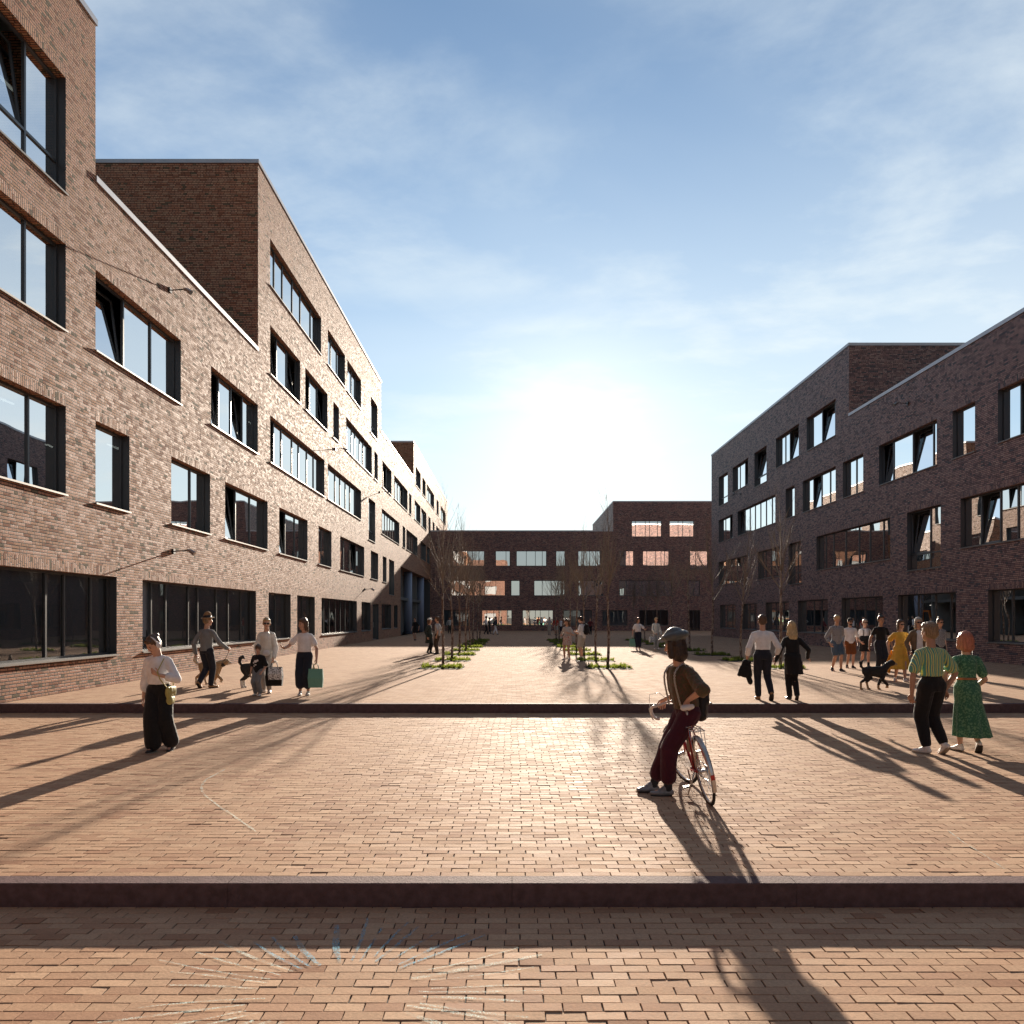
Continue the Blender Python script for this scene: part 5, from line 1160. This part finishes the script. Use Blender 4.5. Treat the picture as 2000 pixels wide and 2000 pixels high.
bp_ = thing_at('backpack', 'black backpack on the back of the person in white t-shirt and pale shorts', 'backpack', gm.W((0, -.20, 1.22)), R(55)); lump('bag_body', [p_cap((0, 0, -.15), (0, 0, .13), (.15, .10), (.12, .08), side=(1, 0, 0)), p_cap((0, -.07, -.13), (0, -.07, .0), (.11, .06), (.10, .05), side=(1, 0, 0))], [C_BLACK], bp_, vox=.014)
for sg in (-1, 1): strap('shoulder_strap', [(sg * .09, .05, -.1), (sg * .12, .22, -.08), (sg * .10, .30, .1), (sg * .09, .20, .24), (sg * .08, .06, .18)], .014, C_BLACK, bp_)
FAR = 'distant people near the far building'
def far(px, py, H, lab, tm, bm_, hd, hairm=H_DKB, sex='f', legs=.95, sl=.95, st=.06):
    w_ = walker(px, py, H, lab, hd, st=st, vox=.024, sex=sex, group=FAR); w_.top(tm, sl, loose=.5, disp=0); w_.legs(bm_, legs, disp=0); w_.shoes(C_SHOEB); w_.hair(hairm, 'short'); return w_
far(811, 1251, 1.66, 'distant person in black standing in front of the entrance columns', C_BLACK, C_BLACK, 160, legs=.35, sl=.4, st=.03)
far(878, 1237.5, 1.7, 'distant person in grey top by the dark ground floor window at left', C_LGREY, C_DKG, 200, sex='m')
far(949, 1239, 1.78, 'distant person in white jacket walking at the head of three', C_WHITE, C_BLACK, -70, sex='m', st=.10)
far(955.5, 1238, 1.66, 'distant person in dark clothes between two others walking', C_NAVY, C_NAVY, -70, st=.08)
far(967, 1239.5, 1.7, 'distant person in dark top and white trousers striding last of three', C_NAVY, C_WHITE, -75, H_BRN, st=.13)
far(1073, 1240.5, 1.68, 'distant person in pale clothes near the yellow lit window', C_LGREY, C_LINEN, 170, sex='m')
far(1086, 1241, 1.74, 'distant person in red top and pale shorts near the far building', C_RED, C_LINEN, 185, sex='m', legs=.45)
far(1095, 1240.5, 1.64, 'distant person in white top beside the one in red', C_WHITE, C_NAVY, 200, sex='m', sl=.4)
far(1153, 1240.5, 1.62, 'distant person in dark red seen behind the backpack wearer', cloth('dark_red_cloth', (0.14, 0.03, 0.035)), C_BLACK, 170)
# ------------------------------------------------------------------ dogs
def mat_fur(name, col, c2=None):
    m_ = bpy.data.materials.new(name); m_.use_nodes = True; n = NT(m_.node_tree); b = n.n['Principled BSDF']; tc = n.node('ShaderNodeTexCoord').outputs['Object']
    f = n.noise(tc, 60, 4, .7); n.set(b.inputs['Base Color'], n.ramp(f, [(.3, tuple(c * .55 for c in col)), (.7, tuple(c * 1.35 for c in col))])); b.inputs['Roughness'].default_value = .8
    bp = n.node('ShaderNodeBump'); bp.inputs['Strength'].default_value = .8; bp.inputs['Distance'].default_value = .01; n.set(bp.inputs['Height'], f); n.set(b.inputs['Normal'], bp.outputs[0]); return m_
FUR_T = mat_fur('tan_fur', (0.40, 0.26, 0.14)); FUR_C = mat_fur('cream_fur', (0.62, 0.52, 0.40)); FUR_K = mat_fur('black_fur', (0.018, 0.017, 0.018)); FUR_W = mat_fur('white_fur', (0.65, 0.63, 0.60)); NOSE = pbr('dog_nose', (0.01, 0.01, 0.01), .3)
def dog(loc, hd, k, lab, back, belly, tail='curl', gait=0, headup=0, mouth=None):
    """forward +Y, withers height k; mats: 0 back colour, 1 belly / feet colour, 2 nose"""
    e = thing_at('dog', lab, 'dog', loc, R(hd)); L = .94 * k; pr = []
    sh = Vector((0, L * .36, .86 * k)); hp_ = Vector((0, -L * .40, .84 * k)); ch = Vector((0, L * .30, .68 * k)); lo = Vector((0, -L * .2, .72 * k))
    pr += [p_cap(sh - vec(0, .02 * k, .05 * k), hp_ - vec(0, 0, .06 * k), (.15 * k, .17 * k), (.14 * k, .155 * k), side=(1, 0, 0)), p_cap(ch, lo, (.155 * k, .22 * k), (.13 * k, .16 * k), side=(1, 0, 0)), p_cap(ch - vec(0, 0, .06 * k), ch - vec(0, .12 * k, .08 * k), .11 * k, .10 * k, mi=1)]
    nk = sh + vec(0, .20 * k, (.16 + headup) * k); pr.append(p_cap(sh - vec(0, .02 * k, .02 * k), nk,   .15 * k, .115 * k)); pr.append(p_cap(ch + vec(0, .08 * k, .03 * k), nk - vec(0, 0, .04 * k), .09 * k, .07 * k, mi=1))
    hc = nk + vec(0, .09 * k, .03 * k); pr.append(p_ell(hc, Matrix.Identity(3), (.135 * k, .145 * k, .13 * k))); mz = hc + vec(0, .185 * k, -.05 * k)
    pr.append(p_cap(hc + vec(0, .05 * k, -.03 * k), mz, (.078 * k, .074 * k), (.054 * k, .048 * k), side=(1, 0, 0), mi=1))
    ex = [p_ell(mz + vec(0, .03 * k, .012 * k), Matrix.Identity(3), (.022 * k, .018 * k, .018 * k), mi=2, n=8)]
    for sg in (-1, 1):
        ex.append(p_ell(hc + vec(sg * .05 * k, .085 * k, .02 * k), Matrix.Identity(3), (.012 * k, .01 * k, .012 * k), mi=2, n=6))
        if tail == 'flop': pr.append(p_cap(hc + vec(sg * .07 * k, -.02 * k, .06 * k), hc + vec(sg * .11 * k, 0, -.05 * k), (.02 * k, .045 * k), (.016 * k, .035 * k), side=(1, 0, 0)))
        else: pr.append(p_cap(hc + vec(sg * .055 * k, -.03 * k, .06 * k), hc + vec(sg * .07 * k, -.025 * k, .14 * k), (.034 * k, .02 * k), (.010 * k, .008 * k), side=(1, 0, 0)))
        g = gait * (1 if sg > 0 else -1)
        # front leg: shoulder, elbow, wrist, paw
        s0 = sh + vec(sg * .085 * k, -.02 * k, -.16 * k); el_ = s0 + vec(0, -.06 * k, -.26 * k); wr_ = el_ + vec(0, (.05 + g * .22) * k, -.24 * k); lift = max(0, g) * .12
        pw = Vector((wr_.x, wr_.y + (.0 - lift * .6) * k, (.035 + lift) * k))
        pr += [p_cap(s0, el_, .105 * k, .078 * k), p_cap(el_, wr_, .072 * k, .054 * k), p_cap(wr_, pw, .050 * k, .044 * k, mi=1), p_cap(pw - vec(0, 0, .005 * k), pw + vec(0, .065 * k, -.01 * k), .040 * k, .032 * k, mi=1)]
        h0 = hp_ + vec(sg * .075 * k, .02 * k, -.12 * k); kn = h0 + vec(0, (.12 - g * .12) * k, -.24 * k); hk = Vector((kn.x, kn.y - (.20 + g * .06) * k, .30 * k)); pf = Vector((kn.x, hk.y + (.03 - g * .05) * k, .03 * k))
        pr += [p_cap(h0, kn, (.10 * k, .14 * k), .085 * k, side=(1, 0, 0)), p_cap(kn, hk, .078 * k, .050 * k), p_cap(hk, pf, .048 * k, .042 * k, mi=1), p_cap(pf, pf + vec(0, .07 * k, -.004 * k), .038 * k, .032 * k, mi=1)]
    t0 = hp_ + vec(0, -.06 * k, .0)
    if tail == 'curl': T = [t0, t0 + vec(0, -.10 * k, .14 * k), t0 + vec(0, -.08 * k, .30 * k), t0 + vec(.01, .02 * k, .36 * k), t0 + vec(.02, .09 * k, .29 * k)]; rr = (.04, .06, .07, .065, .03)
    elif tail == 'bushy': T = [t0, t0 + vec(0, -.14 * k, .06 * k), t0 + vec(0, -.22 * k, .18 * k), t0 + vec(0, -.20 * k, .34 * k)]; rr = (.04, .06, .085, .06)
    else: T = [t0, t0 + vec(0, -.10 * k, .10 * k), t0 + vec(0, -.12 * k, .26 * k), t0 + vec(0, -.02 * k, .38 * k)]; rr = (.035, .05, .06, .025)
    for i in range(len(T) - 1): pr.append(p_cap(T[i], T[i + 1], rr[i] * k, rr[i + 1] * k, mi=(1 if tail == 'bushy' else 0)))
    fuse('body', pr, [back, belly, NOSE], e, vox=.010, smooth=2, disp=.016, dsz=.022, extra=ex)
    raw('collar', [p_cap(nk - vec(0, .05 * k, .06 * k), nk - vec(0, .035 * k, .045 * k), .132 * k, .13 * k, caps=2)], [C_BAGB], e)
    return e, nk
d1, nk = dog(gp(412, 1337), -88, .60, 'tan and cream husky-like dog walking beside the hat wearer', FUR_T, FUR_C, 'bushy', .8, headup=-.10)
b = MB(); b.tube([(0, .36 * .62 + .02 + .14 * math.sin(a) * 0, .42 + 0 * a) if False else (.105 * math.cos(a), .12, .42 + .13 * math.sin(a)) for a in np.linspace(0, 2 * math.pi, 18, endpoint=False)], .012, 6, closed=True); b.build('harness', C_BAGB, d1, smooth=True)
hand = hm.W(hm.wr['R'] + hm.hd['R'] * .07); dw = d1.matrix_basis if False else Matrix.Translation(d1.location) @ Matrix.Rotation(d1.rotation_euler[2], 4, 'Z')
def leash(a, b_, lab, sag=.15):
    a = Vector(a); b_ = Vector(b_); pts = [a.lerp(b_, t) - Vector((0, 0, sag * 4 * t * (1 - t))) - a for t in np.linspace(0, 1, 12)]
    l = MB(); l.tube(pts, .006, 5); o = l.build('leash', C_OLIVE, None, smooth=True); o.location = a; tag(o, lab, 'leash'); return o
leash(hand, dw @ Vector((0, .14, .56)), 'thin leash from the hat wearer to the tan dog')
d2, nk = dog(gp(496, 1343), -82, .62, 'black and white dog with curled tail standing behind the child', FUR_K, FUR_W, 'curl', .15)
dw = Matrix.Translation(d2.location) @ Matrix.Rotation(d2.rotation_euler[2], 4, 'Z'); leash(dw @ Vector((0, .30, .62)), jw.W((.13, .12, .95)), 'thin pale leash from the black and white dog to the off-white jacket', .05)
d3, nk = dog(gp(1709, 1347), -100, .57, 'black and tan floppy-eared dog trotting in front of the walking friends', FUR_K, FUR_T, 'flop', .7, headup=.05)

# ------------------------------------------------------------------ bicycle, leaning on its stand against the person
bk = empty('bicycle', (1.985, 7.97, Z_MID), R(-1.5)); bk.rotation_euler = (0, R(-11), R(0.8)); tag(bk, 'red road bicycle with white saddle and handlebar tape leaning beside the person in cap', 'bicycle')
M_RED = pbr('red_frame_paint', (0.42, 0.025, 0.03), .3); M_CHR = pbr('chrome', (0.62, 0.62, 0.62), .18, 1.0); M_RUB = pbr('tyre_rubber', (0.02, 0.02, 0.02), .8); M_WSAD = pbr('white_vinyl', (0.72, 0.71, 0.70), .45); M_ALU = pbr('brushed_aluminium', (0.55, 0.55, 0.56), .35, .9); M_CREAM = pbr('cream_bottle', (0.62, 0.52, 0.40), .5); M_REFL = pbr('red_reflector', (0.45, 0.02, 0.02), .2)
RW = .335; WBs = 1.0
def wheel(parent, c):
    w = empty('wheel', c); w.parent = parent
    t = MB(); t.tube([(0, RW * math.cos(a), RW * math.sin(a)) for a in np.linspace(0, 2 * math.pi, 48, endpoint=False)], .0145, 8, closed=True); t.build('tyre', M_RUB, w, smooth=True)
    t = MB(); t.tube([(0, (RW - .021) * math.cos(a), (RW - .021) * math.sin(a)) for a in np.linspace(0, 2 * math.pi, 48, endpoint=False)], .0105, 6, closed=True); t.build('rim', M_ALU, w, smooth=True)
    t = MB(); t.tube([(-.045, 0, 0), (.045, 0, 0)], .018, 10); t.tube([(-.032, 0, 0), (-.028, 0, 0)], .028, 12); t.tube([(.028, 0, 0), (.032, 0, 0)], .028, 12); t.build('hub', M_ALU, w, smooth=False)
    t = MB()
    for i in range(32):
        a = 2 * math.pi * i / 32; sx = .03 if i % 2 else -.03; a2 = a + (.9 if (i // 2) % 2 else -.9)
        t.tube([(sx, .026 * math.cos(a2), .026 * math.sin(a2)), (0, (RW - .028) * math.cos(a), (RW - .028) * math.sin(a))], .0014, 3, caps=False)
    t.build('spokes', M_CHR, w)
    return w
wheel(bk, (0, 0, RW))
hub = Vector((0, 0, RW)); bb = Vector((0, .43, .275)); st = Vector((0, .27, .80)); sadz = Vector((0, .235, .945)); ht = Vector((0, .83, .845)); hb = Vector((0, .875, .715)); fh = Vector((0, WBs, RW))
fr = MB(); fr.tube([bb, st], .0155, 10); fr.tube([st, ht - (ht - hb) * .15], .0145, 10); fr.tube([bb, hb + (ht - hb) * .12], .0165, 10); fr.tube([hb - (ht - hb) * .1, ht + (ht - hb) * .1], .019, 10)
for sg in (-1, 1): fr.tube([hub + vec(sg * .062, 0, 0), bb + vec(sg * .03, 0, 0)], .009, 8); fr.tube([hub + vec(sg * .062, 0, 0), st + vec(sg * .016, -.01, -.02)], .008, 8)
fr.tube([bb - vec(.036, 0, 0), bb + vec(.036, 0, 0)], .022, 12); fr.build('frame', M_RED, bk, smooth=True)
sp = MB(); sp.tube([st - (sadz - st) * .2, sadz - vec(0, 0, .03)], .013, 10); sp.build('seat_post', M_ALU, bk, smooth=True)
lump('saddle', [p_cap(sadz + vec(0, -.06, .02), sadz + vec(0, .05, .02), (.078, .028), (.045, .022), side=(1, 0, 0)), p_cap(sadz + vec(0, .05, .02), sadz + vec(0, .18, .015), (.045, .022), (.020, .016), side=(1, 0, 0)), p_cap(sadz + vec(-.045, -.07, .02), sadz + vec(.045, -.07, .02), .028, .028)], [M_WSAD], bk, vox=.006, smooth=3)
sr = MB()
for sg in (-1, 1): sr.tube([sadz + vec(sg * .03, -.08, -.005), sadz + vec(sg * .022, 0, -.03), sadz + vec(sg * .01, .13, -.005)], .0035, 6)
sr.build('saddle_rails', M_CHR, bk, smooth=True)
# steering group turned to the left
stg = empty('fork', hb); stg.parent = bk; sa = (ht - hb).normalized(); stg.rotation_mode = 'QUATERNION'
from mathutils import Quaternion
stg.rotation_quaternion = Quaternion(sa, R(17))
f_ = MB(); o_ = fh - hb
for sg in (-1, 1): f_.tube([vec(sg * .02, 0, -.01), vec(sg * .052, 0.005, -.06), vec(sg * .055, .02, -.16), vec(sg * .055, o_.y - .02, o_.z + .09), vec(sg * .055, o_.y, o_.z)], [.013, .013, .012, .009, .008], 8)
f_.tube([vec(0, 0, 0), sa * .26], .012, 8); f_.build('fork_blades', M_RED, stg, smooth=True)
wf = wheel(stg, tuple(o_)); 
top_ = sa * .25; fwd = vec(0, 1, 0)
hbm = MB(); c0 = top_ + vec(0, .085, .01); hbm.tube([top_, c0], .013, 8); hbm.build('stem', M_ALU, stg, smooth=True)
hm2 = MB(); hm2.tube([c0 + vec(-.19, 0, 0), c0 + vec(.19, 0, 0)], .0125, 8)
for sg in (-1, 1): hm2.tube([c0 + vec(sg * .18, 0, 0), c0 + vec(sg * .205, .04, .0), c0 + vec(sg * .21, .085, -.02), c0 + vec(sg * .212, .10, -.065), c0 + vec(sg * .214, .075, -.115), c0 + vec(sg * .216, .02, -.135), c0 + vec(sg * .218, -.04, -.135)], .0165, 10)
hm2.build('handlebar', M_WSAD, stg, smooth=True)
bl = MB()
for sg in (-1, 1): bl.tube([c0 + vec(sg * .211, .095, -.015), c0 + vec(sg * .213, .135, -.03), c0 + vec(sg * .214, .14, -.10), c0 + vec(sg * .214, .115, -.16)], [.014, .008, .006, .006], 6); bl.tube([c0 + vec(sg * .211, .115, -.005), c0 + vec(sg * .15, .16, .12), c0 + vec(sg * .05, .12, .11), c0 + vec(0, .02, .0)], .003, 5)
bl.build('brake_lever', M_ALU, stg, smooth=True)
def fender(parent, c, a0, a1, name):
    f = MB(); n = 22
    for i in range(n):
        b0, b1 = R(a0 + (a1 - a0) * i / n), R(a0 + (a1 - a0) * (i + 1) / n); rr = RW + .024
        for (xa, ra), (xb, rb) in (((-.024, rr - .010), (-.012, rr)), ((-.012, rr), (.012, rr)), ((.012, rr), (.024, rr - .010))):
            f.quad([(c[0] + xa, c[1] + ra * math.cos(b0), c[2] + ra * math.sin(b0)), (c[0] + xb, c[1] + rb * math.cos(b0), c[2] + rb * math.sin(b0)), (c[0] + xb, c[1] + rb * math.cos(b1), c[2] + rb * math.sin(b1)), (c[0] + xa, c[1] + ra * math.cos(b1), c[2] + ra * math.sin(b1))])
    for sg in (-1, 1): f.tube([(c[0] + sg * .02, c[1] + (RW + .02) * math.cos(R(a1 - 12 if a0 < a1 else a1 + 12)), c[2] + (RW + .02) * math.sin(R(a1 - 12 if a0 < a1 else a1 + 12))), (c[0] + sg * .055, c[1], c[2])], .0025, 5)
    return f.build(name, M_ALU, parent, smooth=False)
fender(bk, (0, 0, RW), 55, 205, 'rear_mudguard'); fender(stg, tuple(o_), 120, 40, 'front_mudguard')
rk = MB(); zr = .76
rk.tube([(-.055, -.16, zr), (-.055, .20, zr), (.055, .20, zr), (.055, -.16, zr)], .0045, 6, closed=True)
for x in (-.02, .02): rk.tube([(x, -.15, zr), (x, .19, zr)], .0035, 6)
for y in (-.1, .0, .1): rk.tube([(-.055, y, zr), (.055, y, zr)], .0035, 6)
for sg in (-1, 1): rk.tube([(sg * .055, -.12, zr), (sg * .062, 0, RW)], .004, 6); rk.tube([(sg * .055, .05, zr), (sg * .062, 0, RW)], .004, 6)
rk.tube([(-.03, -.10, zr), (-.03, -.14, zr + .04), (0, -.15, zr + .05), (.03, -.14, zr + .04), (.03, -.10, zr)], .004, 6); rk.build('luggage_rack', M_CHR, bk, smooth=True)
ck = MB(); ck.tube([(.052, bb.y, bb.z), (.056, bb.y, bb.z)], .092, 32)
ck.tube([(.068, bb.y, bb.z), (.070, bb.y + .05, bb.z + .16)], .009, 6); ck.tube([(-.065, bb.y, bb.z), (-.068, bb.y - .05, bb.z - .16)], .009, 6); ck.build('crankset', M_ALU, bk)
for (x, y, z) in ((.115, bb.y + .05, bb.z + .16), (-.115, bb.y - .05, bb.z - .16)):
    pd = MB(); pd.box((x - .045, y - .035, z - .008), (x + .045, y - .025, z + .008)); pd.box((x - .045, y + .025, z - .008), (x + .045, y + .035, z + .008)); pd.box((x - .045, y - .024, z - .007), (x - .037, y + .024, z + .007)); pd.box((x + .037, y - .024, z - .007), (x + .045, y + .024, z + .007)); pd.tube([(x - .036, y, z), (x + .036, y, z)], .006, 6); pd.build('pedal', M_DARK, bk)
chn = MB(); chn.tube([(.054, bb.y, bb.z + .092), (.05, 0, RW + .036), (.05, -.03, RW), (.05, -.0, RW - .035), (.05, .03, RW - .10), (.05, .07, RW - .125), (.054, bb.y, bb.z - .092), (.054, bb.y + .092, bb.z)], .0045, 5, closed=True); chn.build('chain', M_DARK, bk)
cs_ = MB()
for i in range(5): cs_.tube([(.036 + i * .004, 0, RW), (.038 + i * .004, 0, RW)], .048 - i * .006, 20)
cs_.build('sprocket', M_CHR, bk)
bt = MB(); d0 = bb + (st - bb) * .35 + vec(0, .05, .012); dv = (st - bb).normalized(); bt.tube([d0, d0 + dv * .14, d0 + dv * .155, d0 + dv * .18], [.034, .034, .018, .018], 14); bt.build('bottle', M_CREAM, bk, smooth=False)
rl = MB(); rl.box((-.02, -RW - .033 + .0, RW - .02), (.02, -RW - .026, RW + .03)); rl.build('reflector', M_REFL, bk)
ks = MB(); ks.tube([(-.02, .33, .27), (-.13, .36, .03)], .008, 6); ks.build('kickstand', M_ALU, bk, smooth=True)

# ------------------------------------------------------------------ chalk drawings on the paving
def mat_chalk(name, col):
    m_ = bpy.data.materials.new(name); m_.use_nodes = True; n = NT(m_.node_tree); b = n.n['Principled BSDF']; pos = n.node('ShaderNodeTexCoord').outputs['Object']
    b.inputs['Base Color'].default_value = (*col, 1); b.inputs['Roughness'].default_value = .95; f = n.noise(pos, 95, 4, .75); g = n.noise(pos, 11, 2, .5)
    n.set(b.inputs['Alpha'], n.m('MULTIPLY', n.mr(f, .44, .60, 0.05, .85), n.mr(g, .32, .6, .15, 1.0))); return m_
CH_B = mat_chalk('blue_chalk', (0.22, 0.55, 0.72)); CH_P = mat_chalk('pale_chalk', (0.72, 0.86, 0.78))
def stroke(mb_, p, q, w, z, bow=0.0):
    p = Vector((*p, 0)); q = Vector((*q, 0)); d = (q - p); nrm = Vector((-d.y, d.x, 0)).normalized(); N = 8; P = []
    for i in range(N + 1):
        t = i / N; c = p + d * t + nrm * (bow * math.sin(math.pi * t) + random.uniform(-.003, .003)); ww = w * (.5 + .5 * math.sin(math.pi * min(max(t, .1), .9))) * random.uniform(.75, 1.15)
        P.append((c - nrm * ww, c + nrm * ww))
    for i in range(N): mb_.quad([(P[i][0].x, P[i][0].y, z), (P[i][1].x, P[i][1].y, z), (P[i + 1][1].x, P[i + 1][1].y, z), (P[i + 1][0].x, P[i + 1][0].y, z)])
cb2 = MB(); cp2 = MB(); cx, cy = -.93, 4.30
for i in range(46):
    a = 2 * math.pi * i / 46 + random.uniform(-.05, .05); r0 = .42 + random.uniform(-.05, .06); r1 = 1.03 + random.uniform(-.18, .12)
    if i % 9 == 5: continue
    tgt = cb2 if 40 < math.degrees(a) < 140 else cp2
    stroke(tgt, (cx + r0 * math.cos(a) * 1.05, cy + r0 * math.sin(a)), (cx + r1 * math.cos(a) * 1.1, cy + r1 * math.sin(a)), random.choice((.009, .013, .021)), Z_LOW + .0045, random.uniform(-.02, .02))
sun_ch = empty('chalk_drawing', (0, 0, 0)); tag(sun_ch, 'chalk sunburst of blue and pale rays on the front paving', 'chalk drawing'); cb2.build('blue_rays', CH_B, sun_ch); cp2.build('pale_rays', CH_P, sun_ch)
def chalk_line(pix, z0, w, lab, mat):
    pts = [gp(x, y, z0) for x, y in pix]; m_ = MB()
    for a, b_ in zip(pts, pts[1:]): stroke(m_, (a.x, a.y), (b_.x, b_.y), w, z0 + .0045)
    o = m_.build('chalk_line', mat); tag(o, lab, 'chalk line')
chalk_line([(440, 1503), (425.8, 1510.7), (402, 1523), (393, 1536), (396, 1549), (407, 1559.6), (428, 1576), (453.7, 1592), (476, 1608), (500, 1625)], Z_MID, .014, 'pale curved chalk line on the middle paving at left', CH_P)
chalk_line([(1850, 1622), (1885, 1648), (1925, 1672), (1962, 1698)], Z_MID, .008, 'thin straight chalk line on the middle paving at right', CH_P)
